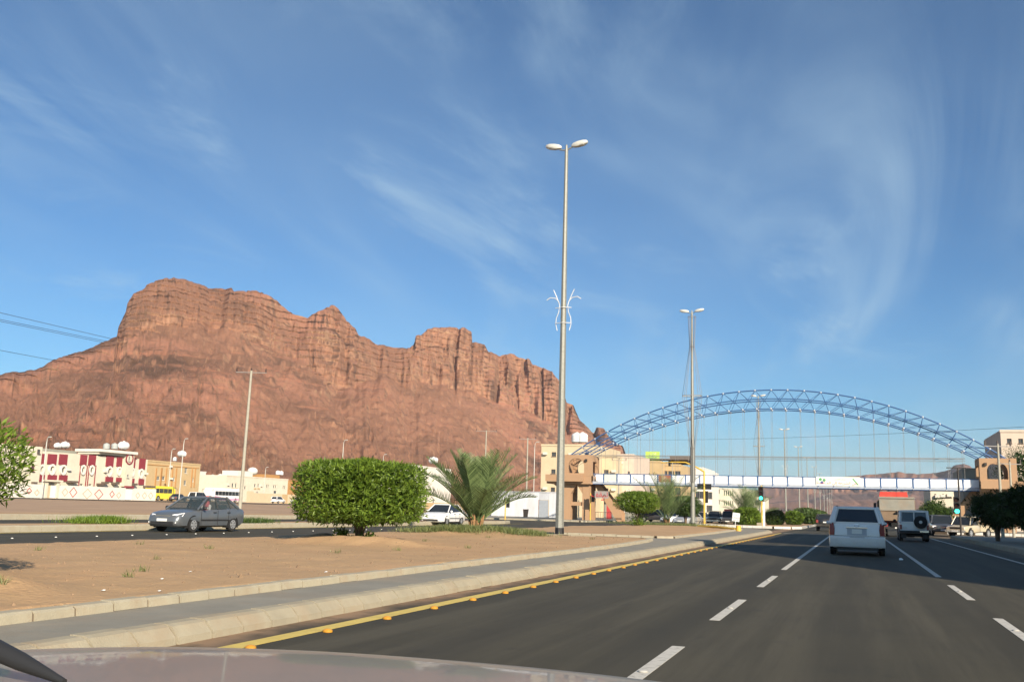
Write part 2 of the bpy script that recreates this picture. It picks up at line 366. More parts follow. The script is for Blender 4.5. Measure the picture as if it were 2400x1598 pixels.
med = [(-6.25, -20), (-6.25, 60), (-6.35, 78), (-7.0, 83), (-9, 87), (-15, 88), (-17, 86), (-17.6, 82), (-17.6, -20)]
# outward is to the right of travel when going away from the camera along x = -6.25
kerb('kerb', [(-6.25, 3)] + med[1:8], TALL, 0.52, 'concrete', gap=0.034)
kerb('kerb', [(-17.6, 82), (-17.6, -12)], [(0, 0), (0.2, 0), (0.19, 0.17), (0.16, 0.20), (0, 0.20)], 1.0, 'kerb_pale')
isl = MB(); isl.prism(med, 'z', -0.02, 0.175); struct(isl.build('median_pavement', 'paving'))
kerb('garden_kerb', [(-7.4, 2, .175), (-7.4, 30, .175), (-7.7, 37, .175), (-8.0, 39.6, .175), (-8.5, 40.2, .175)], LOW, 0.52, 'kerb_pale', gap=0.034)
kerb('garden_kerb', [(-17.4, 40.9, .175), (-8.7, 40.4, .175)][::-1], LOW, 0.6, 'kerb_pale')
kerb('garden_kerb', [(-17.4, 44.2, .175), (-8.6, 44.0, .175), (-7.95, 44.6, .175), (-7.95, 58, .175), (-8.3, 76, .175), (-9.3, 82, .175), (-12, 85, .175)], LOW, 0.6, 'kerb_pale')
# second strip and the far kerb beyond the oncoming lanes
strip2 = [(-28.2, -12), (-28.2, 78), (-29, 82), (-30.6, 82), (-31.2, 78), (-31.2, -12)]
kerb('kerb', [(-28.45, -2), (-28.45, 78), (-29.2, 81.5)], FLAT, 1.0, 'kerb_pale')
i2 = MB(); i2.prism([(-28.4, -12), (-28.4, 78), (-29.2, 82), (-31.2, 82), (-31.2, -12)], 'z', -0.02, 0.2); struct(i2.build('verge', 'sand'))
kerb('kerb', [(-42.3, 8), (-42.3, 100)], [(0, 0), (0.3, 0), (0.29, 0.26), (0.24, 0.3), (0, 0.3)], 1.0, 'kerb_pale')
i3 = MB(); i3.prism([(-42.28, -30), (-42.28, 100), (-47, 100), (-47, -30)], 'z', -0.05, 0.27); struct(i3.build('verge', 'sand'))
# footbridge corner (left), right pavements
kerb('kerb', [(-70, 106.5), (-29.4, 106.5), (-28.8, 107.2), (-28.7, 190)], [(0, 0), (0.25, 0), (0.24, 0.15), (0.2, 0.17), (0, 0.17)], 1.0, 'kerb_pale')
i4 = MB(); i4.prism([(-70, 106.6), (-28.8, 106.6), (-28.8, 420), (-70, 420)], 'z', -0.05, 0.165); struct(i4.build('pavement', 'paving'))
kerb('kerb', [(6.9, 78.5), (6.9, 10)], FLAT, 1.0, 'concrete')
i5 = MB(); i5.prism([(6.88, -40), (6.88, 78.5), (7.6, 80), (60, 80), (60, -40)], 'z', -0.05, 0.235); struct(i5.build('pavement', 'paving'))
kerb('kerb', [(60, 104.3), (9, 104.3), (7.3, 105.2), (6.9, 107), (6.9, 150)], FLAT, 1.0, 'kerb_white')
i6 = MB(); i6.prism([(6.92, 420), (6.92, 107), (7.3, 105.3), (9, 104.4), (60, 104.4), (60, 420)][::-1], 'z', -0.05, 0.235); struct(i6.build('pavement', 'paving'))
# far median
kerb('kerb', [(-19.5, 106), (-18, 104.2), (-8, 103.6), (-6.4, 104.6), (-5.6, 107)], FLAT, 1.0, 'kerb_white')
kerb('kerb', [(-5.6, 107), (-5.6, 160)], FLAT, 1.0, 'kerb_white', alt='kerb_black')
i7 = MB(); i7.prism([(-19.3, 420), (-19.3, 106), (-18, 104.3), (-8, 103.7), (-6.5, 104.7), (-5.7, 107), (-5.7, 420)], 'z', -0.05, 0.23); struct(i7.build('median_bed', 'sand'))

# sand beds with mounds
MOUNDS = [(-13.0, 23.6, 1.9, 0.45, 0.20), (-11.9, 23.2, 1.5, 0.4, 0.12), (-13.7, 34.6, 2.4, 1.3, 0.22), (-14.9, 25.2, 0.8, 0.7, 0.18), (-9.3, 8.6, 0.9, 0.5, 0.17), (-11.4, 9.6, 1.0, 0.7, 0.12)]
def bed_z(X, Y):
    Z = 0.255 + 0.06*(fbm(X*.35, Y*.35, 3, 4) - .5) + 0.06*(fbm(X*1.9, Y*1.9, 9, 4) - .5)
    for mx_, my_, sx, sy, hh in MOUNDS:
        Z = Z + hh*np.exp(-(((X-mx_)/sx)**2 + ((Y-my_)/sy)**2))*(0.75 + 0.5*fbm(X*1.5, Y*1.5, 5, 3))
    return Z
def sandbed(name, x0, x1, y0, y1, step, f=None):
    nx, ny = int((x1-x0)/step)+1, int((y1-y0)/step)+1
    X, Y = np.meshgrid(np.linspace(x0, x1, nx), np.linspace(y0, y1, ny))
    if f is not None: X = x0 + (X - x0)*np.interp(Y, f[0], f[1])
    Z = bed_z(X, Y); e = np.minimum(np.minimum(np.arange(nx), nx-1-np.arange(nx))[None, :], np.minimum(np.arange(ny), ny-1-np.arange(ny))[:, None])
    Z = np.where(e == 0, 0.16, Z)
    V = np.stack([X, Y, Z], -1).reshape(-1, 3); I = np.arange(nx*ny).reshape(ny, nx)
    Fq = np.stack([I[:-1, :-1], I[:-1, 1:], I[1:, 1:], I[1:, :-1]], -1).reshape(-1, 4)
    return struct(ob(name, npmesh(name, V, Fq, 'sand', None, True)))
sandbed('sand_bed', -17.58, -7.36, -19.8, 40.5, 0.12, ([-20, 30, 37, 39.6, 40.5], [1, 1, 0.972, 0.94, 0.9]))
MOUNDS2 = MOUNDS; MOUNDS = [(-13, 60, 4, 6, 0.12), (-12, 75, 3, 4, 0.1)]
sandbed('sand_bed', -17.5, -8.0, 44.3, 82.0, 0.25, ([44, 58, 76, 82], [1, 1, .965, .86]))
MOUNDS = MOUNDS2
def bz(x, y): return float(bed_z(np.array([x]), np.array([y]))[0])

# road studs
sm = MB().ball((0, 0, 0), 0.058, 0.05, 0.028, 10, 5).mesh('road_stud', 'stud_yellow', 50)
for k in range(46):
    tag(ob('road_stud', sm, None, (-5.25 + random.uniform(-.012, .012), 6.4 + k*1.38, 0.012)), 'orange raised stud in the row along the yellow edge line', 'road stud', 'studs along the yellow line')
sw = MB().ball((0, 0, 0), 0.042, 0.036, 0.018, 10, 5).mesh('road_stud', 'stud_white', 50)
for k in range(22):
    tag(ob('road_stud', sw, None, (-24.2 + random.uniform(-.05, .05), 17.7 + k*1.75, 0.012)), 'white raised stud on the oncoming lanes', 'road stud', 'white studs on the oncoming lanes')
mat('stud_grey', (0.42, 0.41, 0.38), .5, .1); sw2 = MB().ball((0, 0, 0), 0.045, 0.04, 0.014, 10, 5).mesh('road_stud', 'stud_grey', 50)
for y in (8.3, 14.4, 20.9):
    tag(ob('road_stud', sw2, None, (-1.72, y, 0.012)), 'white raised stud set in a dash left of the white van', 'road stud', 'studs in the left lane dashes')
for y in (13.7, 20.5):
    tag(ob('road_stud', sw2, None, (1.84, y, 0.012)), 'white raised stud set in a dash right of the white van', 'road stud', 'studs in the right lane dashes')

# ------------------------------------------------------------------ mountains
def rock(name, talus, cliff, dark, pale, scl=1.0, haze=0):
    m = bpy.data.materials.new(name); m.use_nodes = True; t = m.node_tree; b = t.nodes['Principled BSDF']
    b.inputs['Roughness'].default_value = 0.95; b.inputs['Specular IOR Level'].default_value = 0.1
    g_ = N(t, 'ShaderNodeNewGeometry'); P = g_.outputs['Position']
    def mp(s): n = N(t, 'ShaderNodeMapping'); n.inputs['Scale'].default_value = s; LK(t, P, n.inputs[0]); return n.outputs[0]
    def noise(vec, sc, d=6, r=0.62, dist=0.0): n = N(t, 'ShaderNodeTexNoise', ins={'Scale': sc*scl, 'Detail': d, 'Roughness': r, 'Distortion': dist}); LK(t, vec, n.inputs['Vector']); return n.outputs['Fac']
    def rng(f, a, b_, c, d): n = N(t, 'ShaderNodeMapRange', ins={1: a, 2: b_, 3: c, 4: d}); n.interpolation_type = 'SMOOTHSTEP'; LK(t, f, n.inputs[0]); return n.outputs[0]
    def mixc(f, a, bcol):
        n = N(t, 'ShaderNodeMix', data_type='RGBA'); LK(t, f, n.inputs[0])
        for i, q in ((6, a), (7, bcol)):
            if isinstance(q, tuple): n.inputs[i].default_value = (*q, 1)
            else: LK(t, q, n.inputs[i])
        return n.outputs[2]
    def mult(a, b_): n = N(t, 'ShaderNodeMath', operation='MULTIPLY'); LK(t, a, n.inputs[0]); LK(t, b_, n.inputs[1]); return n.outputs[0]
    sn = N(t, 'ShaderNodeSeparateXYZ'); LK(t, g_.outputs['Normal'], sn.inputs[0])
    steep = rng(sn.outputs[2], 0.78, 0.50, 0, 1)
    c1 = mixc(rng(noise(P, 0.012, 8), 0.38, 0.64, 0, 1), talus, tuple(q*0.70 for q in dark))
    c1 = mixc(rng(noise(mp((0.3, 0.3, 6)), 0.03, 7, 0.7), 0.50, 0.68, 0, 0.75), c1, (talus[0]*1.22, talus[1]*1.12, talus[2]*1.02))
    c1 = mixc(rng(noise(P, 0.0042, 4, 0.5), 0.44, 0.58, 0, 0.75), c1, (0.235, 0.118, 0.072))
    c1 = mixc(rng(noise(P, 0.16, 6, 0.75), 0.53, 0.70, 0, 0.8), c1, dark)
    c1 = mixc(rng(noise(P, 0.9, 3, 0.8), 0.58, 0.70, 0, 0.6), c1, pale)
    c1 = mixc(rng(noise(P, 0.5, 4, 0.7), 0.60, 0.74, 0, 0.7), c1, tuple(q*0.5 for q in dark))
    c1 = mixc(rng(noise(mp((0.35, 0.35, 5)), 0.11, 6, 0.72, 0.2), 0.60, 0.70, 0, 0.85), c1, tuple(q*0.55 for q in dark))
    c1 = mixc(rng(noise(mp((0.3, 0.3, 5)), 0.09, 6, 0.72, 0.4), 0.63, 0.72, 0, 0.7), c1, pale)
    c2 = mixc(rng(noise(mp((1, 1, 0.22)), 0.09, 7, 0.65), 0.42, 0.66, 0, 0.95), cliff, dark)
    c2 = mixc(rng(noise(mp((0.25, 0.25, 4)), 0.07, 7, 0.7, 0.3), 0.52, 0.68, 0, 0.8), c2, pale)
    c2 = mixc(rng(noise(P, 0.018, 5), 0.5, 0.7, 0, 0.55), c2, pale)
    c2 = mixc(rng(noise(mp((1, 1, 0.4)), 0.35, 5, 0.7), 0.58, 0.72, 0, 0.65), c2, tuple(q*0.45 for q in dark))
    LK(t, mixc(steep, c1, c2), b.inputs['Base Color'])
    nb = noise(P, 0.35, 8, 0.75); bp = N(t, 'ShaderNodeBump', ins={'Strength': 0.9, 'Distance': 1.6/scl}); LK(t, nb, bp.inputs['Height'])
    nb2 = noise(mp((0.2, 0.2, 3.0)), 0.22, 7, 0.7); bp2 = N(t, 'ShaderNodeBump', ins={'Strength': 0.6, 'Distance': 1.6/scl}); LK(t, nb2, bp2.inputs['Height']); LK(t, bp.outputs[0], bp2.inputs['Normal'])
    LK(t, bp2.outputs[0], b.inputs['Normal']); MAT[name] = m
rock('red_rock', (0.335, 0.158, 0.102), (0.335, 0.170, 0.103), (0.135, 0.075, 0.050), (0.41, 0.247, 0.149))
rock('far_rock', (0.27, 0.145, 0.105), (0.285, 0.15, 0.112), (0.12, 0.075, 0.064), (0.345, 0.21, 0.15), 0.4)
SKY = [(-300, 905), (-120, 893), (0, 881), (38, 876), (64, 874), (96, 863), (134, 844), (179, 828), (217, 814), (242, 801), (274, 790), (277, 768), (287, 748), (295, 732), (298, 716), (312, 693), (332, 688), (344, 675), (364, 664), (383, 662), (415, 659), (440, 661), (472, 670), (488, 676), (517, 677), (542, 680), (548, 688), (568, 688), (600, 689), (631, 700), (663, 718), (686, 736), (721, 744), (740, 737), (750, 732), (771, 727), (774, 721), (786, 720), (792, 727), (802, 742), (812, 758), (831, 774), (840, 793), (866, 796), (882, 807), (904, 811), (936, 815), (961, 823), (971, 809), (974, 793), (987, 791), (1000, 777), (1019, 771), (1051, 770), (1092, 772), (1105, 777), (1107, 803), (1121, 806), (1134, 811), (1145, 831), (1172, 836), (1178, 831), (1204, 829), (1217, 839), (1242, 842), (1248, 854), (1268, 862), (1293, 871), (1303, 887), (1311, 895), (1328, 943), (1344, 949), (1352, 968), (1360, 988), (1376, 1003), (1392, 1015), (1398, 1001), (1415, 1007), (1426, 1024), (1444, 1038), (1460, 1046), (1466, 1062), (1490, 1085), (1540, 1120), (1620, 1165)]
def mountain(name, m, SKY, p0, p1, nc, nr, Dp, Fp, cbp, seed, flute=9.0, cells=1.0, jit=2.0):
    px = np.linspace(p0, p1, nc); py = np.interp(px, *zip(*SKY)); py = py + jit*(fbm(px/9., px*0, seed, 3) - .5)*2
    D = np.interp(px, *zip(*Dp)); Ft = np.interp(px, *zip(*Fp)); CB = np.interp(px, *zip(*cbp))
    dirs = []; sl = []
    for a, b in zip(px, py):
        r = ray(a, b); q = math.hypot(r.x, r.y); dirs.append((r.x/q, r.y/q)); sl.append(r.z/q)
    dirs = np.array(dirs); sl = np.array(sl)
    s = px*0.42                                        # ~ metres along the range
    CB = CB + 0.17*(fbm(s/38., s*0, seed+5, 5) - .5)*np.interp(px, [200, 300], [0.2, 1.0])
    t = np.concatenate([np.linspace(0, .6, int(nr*.42), endpoint=False), np.linspace(.6, .8, int(nr*.14), endpoint=False), np.linspace(.8, 1, int(nr*.44))])
    T, S = np.meshgrid(t, s, indexing='ij'); C = CB[None, :] + 0*T
    H = EYE + sl*D - 0.5
    # height fraction: scree slope, then stepped cliff, then rounded top
    low = C*(0.25*(T/.82) + 0.75*(T/.82)**1.5)
    q = np.clip((T - .82)/.18, 0, 1)
    up = C + (1 - C)*np.clip(0.62*np.clip(q/.42, 0, 1)**0.8 + 0.06*np.clip((q-.42)/.2, 0, 1) + 0.32*np.clip((q-.6)/.28, 0, 1)**0.9, 0, 1)
    fr = np.where(T < .82, low, up)
    def smooth(a, w):
        k = np.exp(-.5*(np.arange(-3*w, 3*w+1)/w)**2); k /= k.sum(); return np.convolve(np.pad(a, 3*w, mode='edge'), k, 'valid')
    Hs = smooth(H, max(6, nc//24)); Cz = np.minimum(CB*Hs, H*.86)
    up2 = (up - C)/(1 - C)
    Czs = smooth(Cz, max(6, nc//30)); wb = np.clip((T - .5)/.32, 0, 1)**2
    Z = np.where(T < .82, (low/C)*(Czs[None, :]*(1 - wb) + Cz[None, :]*wb), Cz[None, :] + (H - Cz)[None, :]*up2)
    # lower rock bands on the scree
    band = (fbm(S/70., Z/26., seed+31, 3) > 0.54)*1.0
    R = Ft[None, :] + (D - Ft)[None, :]*T
    cm = np.clip((T - .78)/.05, 0, 1)*(1 - np.clip((T-.985)/.015, 0, 1))
    but = (np.abs(fbm(S/42., Z/160., seed+1, 5, .55) - .5)*2)
    fl = np.abs(fbm(S/11., Z/70., seed+2, 4, .55) - .5)*2
    east = np.interp(S/0.42, [-300, 700, 1050, 1400], [0.75, 0.8, 1.15, 1.5])
    cleft = np.clip(1 - np.abs(fbm(S/26., Z/220., seed+3, 3, .5) - .5)*14, 0, 1)
    R = R + cm*east*(but*5.0*flute - 1.2*flute + fl*1.8*flute + cleft*1.9*flute*np.interp(S/0.42, [900, 1130], [0.1, 1.0]))
    led = (Z/7.0 + 1.6*fbm(S/60., Z/40., seed+4, 3)) % 1.0
    R = R + cm*(led - .5)*3.2
    sc = (1 - np.clip((T - .78)/.05, 0, 1))*np.clip(T/.08, 0, 1)
    gully = np.abs(fbm(S/55. + 0.25*T, T*2.0, seed+7, 4) - .5)*2
    fan = np.abs(fbm(S/16. + 2.2*fbm(S/90., T*2, seed+20, 2), T*1.1, seed+21, 4, .6) - .5)*2
    Z = Z + sc*(gully - .35)*16.0 + sc*(fan - .3)*5.5 + sc*(fbm(S/7., R/9., seed+8, 4) - .5)*7.0
    lb = np.abs(fbm(S/9., Z/22., seed+12, 4) - .5)*2
    bandm = np.clip((fbm(S/60., T*5., seed+13, 3) - .55)*9, 0, 1)*sc*np.clip((.62 - T)/.1, 0, 1)
    R = R - bandm*(6 - 17*lb); Z = Z + bandm*2.2*np.floor(fbm(S/30., T*30., seed+14, 2)*5)
    Z = Z - .0
    V = np.stack([dirs[:, 0][None, :]*R, dirs[:, 1][None, :]*R, Z + 0.6], -1)
    V[-1, :, 2] = EYE + sl*R[-1]
    back = []
    for k in range(1, 6):
        Rb = R[-1] + k*k*12.0; back.append(np.stack([dirs[:, 0]*Rb, dirs[:, 1]*Rb, (EYE + sl*R[-1])*(1 - 0.0425*k*k)], -1))
    V = np.concatenate([V, np.array(back)], 0); nR = V.shape[0]
    I = np.arange(nR*nc).reshape(nR, nc)
    Fq = np.stack([I[:-1, :-1], I[:-1, 1:], I[1:, 1:], I[1:, :-1]], -1).reshape(-1, 4)
    return struct(ob(name, npmesh(name, V.reshape(-1, 3), Fq, m)))
mountain('mountain', 'red_rock', SKY, -300, 1620, 1150, 270,
         [(-300, 760), (300, 880), (800, 980), (1350, 1250), (1620, 1400)], [(-300, 360), (300, 420), (600, 500), (1000, 600), (1300, 800), (1620, 1000)],
         [(-300, .96), (262, .96), (284, .76), (700, .72), (790, .60), (900, .72), (1050, .64), (1250, .64), (1400, .7), (1620, .8)], 11)
SKY2 = [(1640, 1196), (1740, 1160), (1800, 1140), (1850, 1134), (1969, 1118), (2012, 1115), (2052, 1111), (2085, 1109), (2105, 1107), (2121, 1108), (2150, 1112), (2190, 1108), (2212, 1104), (2228, 1100), (2234, 1091), (2257, 1086), (2272, 1091), (2279, 1099), (2302, 1101), (2400, 1104), (2600, 1120), (2800, 1190)]
mountain('far_mountain', 'far_rock', SKY2, 1640, 2800, 420, 110, [(1640, 3200), (2800, 2500)], [(1640, 1700), (2800, 1400)], [(1640, .6), (2800, .6)], 41, 14.0, jit=1.0)

# ------------------------------------------------------------------ plants
foliage('leaf_bright', (0.026, 0.066, 0.006), (0.175, 0.265, 0.030), 2.2, 0.3)
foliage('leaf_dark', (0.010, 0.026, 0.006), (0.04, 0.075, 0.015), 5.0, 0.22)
foliage('leaf_mid', (0.016, 0.042, 0.008), (0.075, 0.125, 0.024), 4.0, 0.25)
foliage('leaf_palm', (0.03, 0.062, 0.020), (0.19, 0.26, 0.105), 3.0, 0.15)
foliage('leaf_grass', (0.06, 0.10, 0.03), (0.22, 0.24, 0.09), 3.0, 0.3)
mat('bark', (0.16, 0.11, 0.07), 0.95, 0.3, 8, 0.8, 30)
mat('palm_stub', (0.30, 0.17, 0.08), 0.95, 0.35, 9, 0.8, 25)
def leafmesh(name, C, Dv, Ln, Wd, m):
    n = len(C); Dv = Dv/np.linalg.norm(Dv, axis=1, keepdims=True)
    q = RS.normal(size=(n, 3)); S = np.cross(Dv, q); S /= np.linalg.norm(S, axis=1, keepdims=True) + 1e-9
    Ln = (Ln*RS.uniform(.65, 1.25, n))[:, None]; Wd = (Wd*RS.uniform(.7, 1.2, n))[:, None]
    N_ = np.cross(Dv, S)
    V = np.stack([C, C + Dv*Ln*.45 + S*Wd + N_*Ln*.06, C + Dv*Ln, C + Dv*Ln*.45 - S*Wd + N_*Ln*.06], 1).reshape(-1, 3)
    return npmesh(name, V, np.arange(4*n).reshape(n, 4), m, RS.uniform(0, 1, n))
def crownpts(n, a, b, zc, hz, p=2.8, lump=0.12, lo=0.72, seed=1):
    d = RS.normal(size=(n, 3)); d /= np.linalg.norm(d, axis=1, keepdims=True)
    hx = (np.abs(d[:, 0]/a)**2.4 + np.abs(d[:, 1]/b)**2.4)**(1/2.4)
    r = (hx**p + np.abs(d[:, 2]/hz)**p)**(-1/p)
    an = np.arctan2(d[:, 1], d[:, 0])
    r = r*(1 + lump*(fbm(an*2.2 + 20, d[:, 2]*3 + 20, seed, 4)*2 - 1))
    k = lo + (1.03 - lo)*RS.uniform(0, 1, n)**0.45; k = np.where(RS.uniform(0, 1, n) < .03, k*RS.uniform(1.0, 1.1, n), k)
    P = d*(r*k)[:, None]; P[:, 2] += zc
    return P, d
def bush(name, label, loc, a, b, z0, z1, n, leaf, m, cat='bush', group=None, trunk=True, skirt=0, seed=1, p=2.8, lump=0.12, rz=0):
    t = thing(name, label, cat, loc, rz, group)
    P, d = crownpts(n, a, b, (z0+z1)/2, (z1-z0)/2, p, lump, 0.72, seed)
    Dv = d*0.5 + RS.normal(size=d.shape)*0.55 + np.array([0, 0, 0.35])
    me = leafmesh('crown', P, Dv, leaf, leaf*0.125, m)
    ob('crown', me, t)
    k = min(2200, n//6); Pi, di = crownpts(k, a*.8, b*.8, (z0+z1)/2, (z1-z0)/2*.8, p, lump, 0.35, seed)
    ob('inner_crown', leafmesh('inner_crown', Pi, RS.normal(size=di.shape), leaf*2.2, leaf*0.7, m), t)
    if trunk:
        tr = MB()
        for i in range(5):
            an = i*1.27 + seed; x, y = 0.07*math.cos(an), 0.07*math.sin(an)
            tr.tube([(x*.6, y*.6, -.12), (x*1.2, y*1.2, z0*.5), (x*3, y*3, z0+.1), (a*.45*math.cos(an), b*.45*math.sin(an), z0 + (z1-z0)*.45)], [.075, .06, .05, .02], 6)
        tr.build('trunk', 'bark', t, 60)
    if skirt:
        C = []; D_ = []
        for (sx, sy, sr, sh, sn) in skirt:
            q = RS.normal(size=(sn, 3))*np.array([sr, sr, sh*.5]); q[:, 2] = np.abs(q[:, 2]); C.append(q + np.array([sx, sy, 0])); D_.append(RS.normal(size=(sn, 3))*.6 + np.array([0, 0, .7]))
        gs_ = ob('ground_shoots', leafmesh('ground_shoots', np.concatenate(C), np.concatenate(D_), leaf*1.1, leaf*.2, m), t); gs_['kind'] = 'stuff'
    return t
def camright(v, s): return Vector((v[0] + s*math.cos(YAW), v[1] + s*math.sin(YAW), v[2]))
b1 = gnd(842, 1266, 0.30); b1.z = bz(b1.x, b1.y)
bush('clipped_bush', 'wide clipped green bush with leafy shoots around its trunk', b1, 1.80, 1.72, 0.62, 2.22, 21000, 0.15, 'leaf_bright', skirt=[(-.5, -.15, .09, .34, 200), (.05, -.3, .16, .12, 200), (.3, -.2, .08, .22, 100)], p=5.5, lump=0.19, rz=YAW)
b0 = camright(Vector((-11.25, 8.55, 0)), -.14); b0.z = bz(b0.x, b0.y)
bush('clipped_bush', 'green bush cut off by the picture beside the open sand', b0, 1.75, 1.6, 0.80, 2.05, 16000, 0.115, 'leaf_bright', seed=4, p=2.8)
def palm(name, label, loc, n, L, seed, group=None, m='leaf_palm', up=1.0, nl=34):
    rr = random.Random(seed); t = thing(name, label, 'palm', loc, 0, group)
    st_ = MB()
    for i in range(16):
        an = i*2.399; r0 = 0.13 + .05*rr.random(); h_ = 0.35 + .35*rr.random()
        st_.cyl((r0*math.cos(an), r0*math.sin(an), -.1), ((r0+.14)*math.cos(an), (r0+.14)*math.sin(an), h_), .06, .03, 5)
    st_.cyl((0, 0, -.1), (0, 0, .5), .2, .12, 10); st_.build('trunk', 'palm_stub', t, 60)
    for i in range(n):
        an = i*2.399963 + rr.uniform(-.15, .15); u = (i + .5)/n
        el = math.radians(np.interp(u, [0, .35, .7, 1], [85, 72, 56, 34]) + rr.uniform(-6, 6))*up
        ln = L*np.interp(u, [0, .4, 1], [.82, 1.0, .88])*rr.uniform(.9, 1.08); sag = np.interp(u, [0, 1], [.10, .42])*rr.uniform(.7, 1.3)
        ca, sa = math.cos(an), math.sin(an); pts = []
        K = 12
        for k in range(K+1):
            s = k/K; e2 = el - sag*s*s*1.6
            if k == 0: p = Vector((0.1*ca, 0.1*sa, .3)); pts.append(p)
            else: pts.append(pts[-1] + Vector((math.cos(e2)*ca, math.cos(e2)*sa, math.sin(e2)))*(ln/K))
        fm = MB(); fm.tube(pts, [.03*(1-.8*k/K) + .004 for k in range(K+1)], 4)
        V, Q = [], []
        for k in range(nl):
            s = .16 + .84*(k + .5)/nl; f = s*K; i0 = min(int(f), K-1); p = pts[i0].lerp(pts[i0+1], f - i0)
            d = (pts[i0+1] - pts[i0]).normalized(); side = d.cross(Vector((0, 0, 1))).normalized(); upv = side.cross(d)
            ll = .62*(L/2.6)*min(1, (1.08 - s)*2.6)*min(1, .5 + s*2)*rr.uniform(.85, 1.1)
            for sg in (-1, 1):
                dr = (d*.62 + side*sg*.72 + upv*.34 + Vector((0, 0, rr.uniform(-.12, .05)))).normalized(); w = d*0.025*(L/2.6)
                b_ = len(V); V += [p - w*.6, p + w, p + dr*ll*.6 + w*.8, p + dr*ll]; Q.append((b_, b_+1, b_+2, b_+3)) 
        fm.add(V, Q); me = fm.mesh('frond', m)
        at = me.attributes.new('rnd', 'FLOAT', 'FACE'); at.data.foreach_set('value', [rr.uniform(.0, 1.0) for _ in me.polygons])
        ob('frond', me, t)
    return t
pl = gnd(1116, 1244, 0.42); pl.z = bz(pl.x, pl.y) - .02
palm('date_palm', 'young date palm with spreading fronds on a grassy sand mound', pl, 38, 3.1, 5, nl=34)
def grass(name, label, spots, n, hgt, m='leaf_grass', flat=False):
    C, Dv = [], []
    for (cx, cy, rx, ry) in spots:
        q = RS.normal(size=(n, 2))*.5; x, y = cx + q[:, 0]*rx, cy + q[:, 1]*ry
        z = bed_z(x, y) if not flat else np.full(n, flat)
        C.append(np.stack([x, y, z - .02], -1)); Dv.append(RS.normal(size=(n, 3))*.45 + np.array([0, 0, 1.0]))
    o = ob(name, leafmesh(name, np.concatenate(C), np.concatenate(Dv), hgt, hgt*.035, m)); o['kind'] = 'stuff'; o['label'] = label; o['category'] = 'grass'; return o
grass('grass', 'low dry grass growing round the young date palm', [(pl.x, pl.y, 1.6, 1.0), (pl.x-1.6, pl.y-.6, 1.3, .7), (pl.x+1.2, pl.y+.2, 1.2, .9), (pl.x+1.9, pl.y-.2, .9, .8), (pl.x-.3, pl.y-.9, 1.2, .5)], 1500, 0.26)
gp = gnd(222, 1226, .2); grass('grass', 'green grass tuft on the narrow verge beyond the oncoming lanes', [(gp.x, gp.y, .7, 1.5), (gp.x+.1, gp.y+.6, .5, 0.8)], 1500, 0.36, 'leaf_bright', .2)
gp = gnd(590, 1226, .2); grass('grass', 'green grass patch on the verge behind the grey sedan', [(gp.x, gp.y, .8, 1.6)], 1200, 0.34, 'leaf_mid', .2)
gp = gnd(810, 1222, .2); grass('grass', 'green grass patch on the verge behind the clipped bush', [(gp.x, gp.y, .9, 1.8)], 1200, 0.34, 'leaf_mid', .2)
wd = [(random.uniform(-16.5, -7.8), random.uniform(7, 39), .10, .08) for _ in range(16)]
grass('grass', 'sparse dry weeds dotted over the sandy median bed', wd, 26, .13)
# stones and litter on the sand
sc = MB()
for k in range(1600):
    x, y = random.uniform(-17.2, -7.7), 4 + 36*random.random()**1.4; s = random.uniform(.008, .026)*(1.6 if random.random() < .08 else 1)
    z = 0.31
    sc.add([(x-s, y, z), (x+s*.3, y-s, z), (x+s, y+s*.4, z), (x-s*.2, y+s, z), (x, y, z+s*1.1)], [(0, 1, 4), (1, 2, 4), (2, 3, 4), (3, 0, 4)])
for v_i in range(0, len(sc.v), 5):
    x, y, _ = sc.v[v_i+4]; dz = bz(x, y) - .312
    for q in range(5): a_, b_, c_ = sc.v[v_i+q]; sc.v[v_i+q] = (a_, b_, c_ + dz)
mat('pebble', (0.30, 0.20, 0.12), .9, .5, 12); o = sc.build('gravel', 'pebble'); o['kind'] = 'stuff'; o['label'] = 'scattered pebbles over the sandy median bed'; o['category'] = 'gravel'
mat('litter', (0.8, 0.8, 0.78), .7, .05)
for px_, py_ in ((243, 1379), (376, 1380), (446, 1336), (764, 1337), (381, 1357)):
    q = gnd(px_, py_, .27); z = bz(q.x, q.y); r_ = random.uniform(0, 6)
    l = MB(); l.add([(-.028, -.01, 0), (.03, -.018, .006), (.032, .012, .012), (0, .02, .008), (-.025, .012, .014), (0, 0, .02)], [(0, 1, 5), (1, 2, 5), (2, 3, 5), (3, 4, 5), (4, 0, 5)])
    tag(l.build('paper_scrap', 'litter', None, None, (q.x, q.y, z), r_), 'small white scrap of litter lying on the sand', 'litter', 'litter scraps on the sand')
q = gnd(2112, 1312); l = MB(); l.add([(-.06, -.03, 0), (.06, -.035, .006), (.07, .03, .03), (0, .04, .012), (-.06, .03, .05), (0, 0, .07)], [(0, 1, 5), (1, 2, 5), (2, 3, 5), (3, 4, 5), (4, 0, 5)])
tag(l.build('paper_scrap', 'litter', None, None, (q.x, q.y, 0.003)), 'crumpled white paper lying on the shaded road', 'litter')

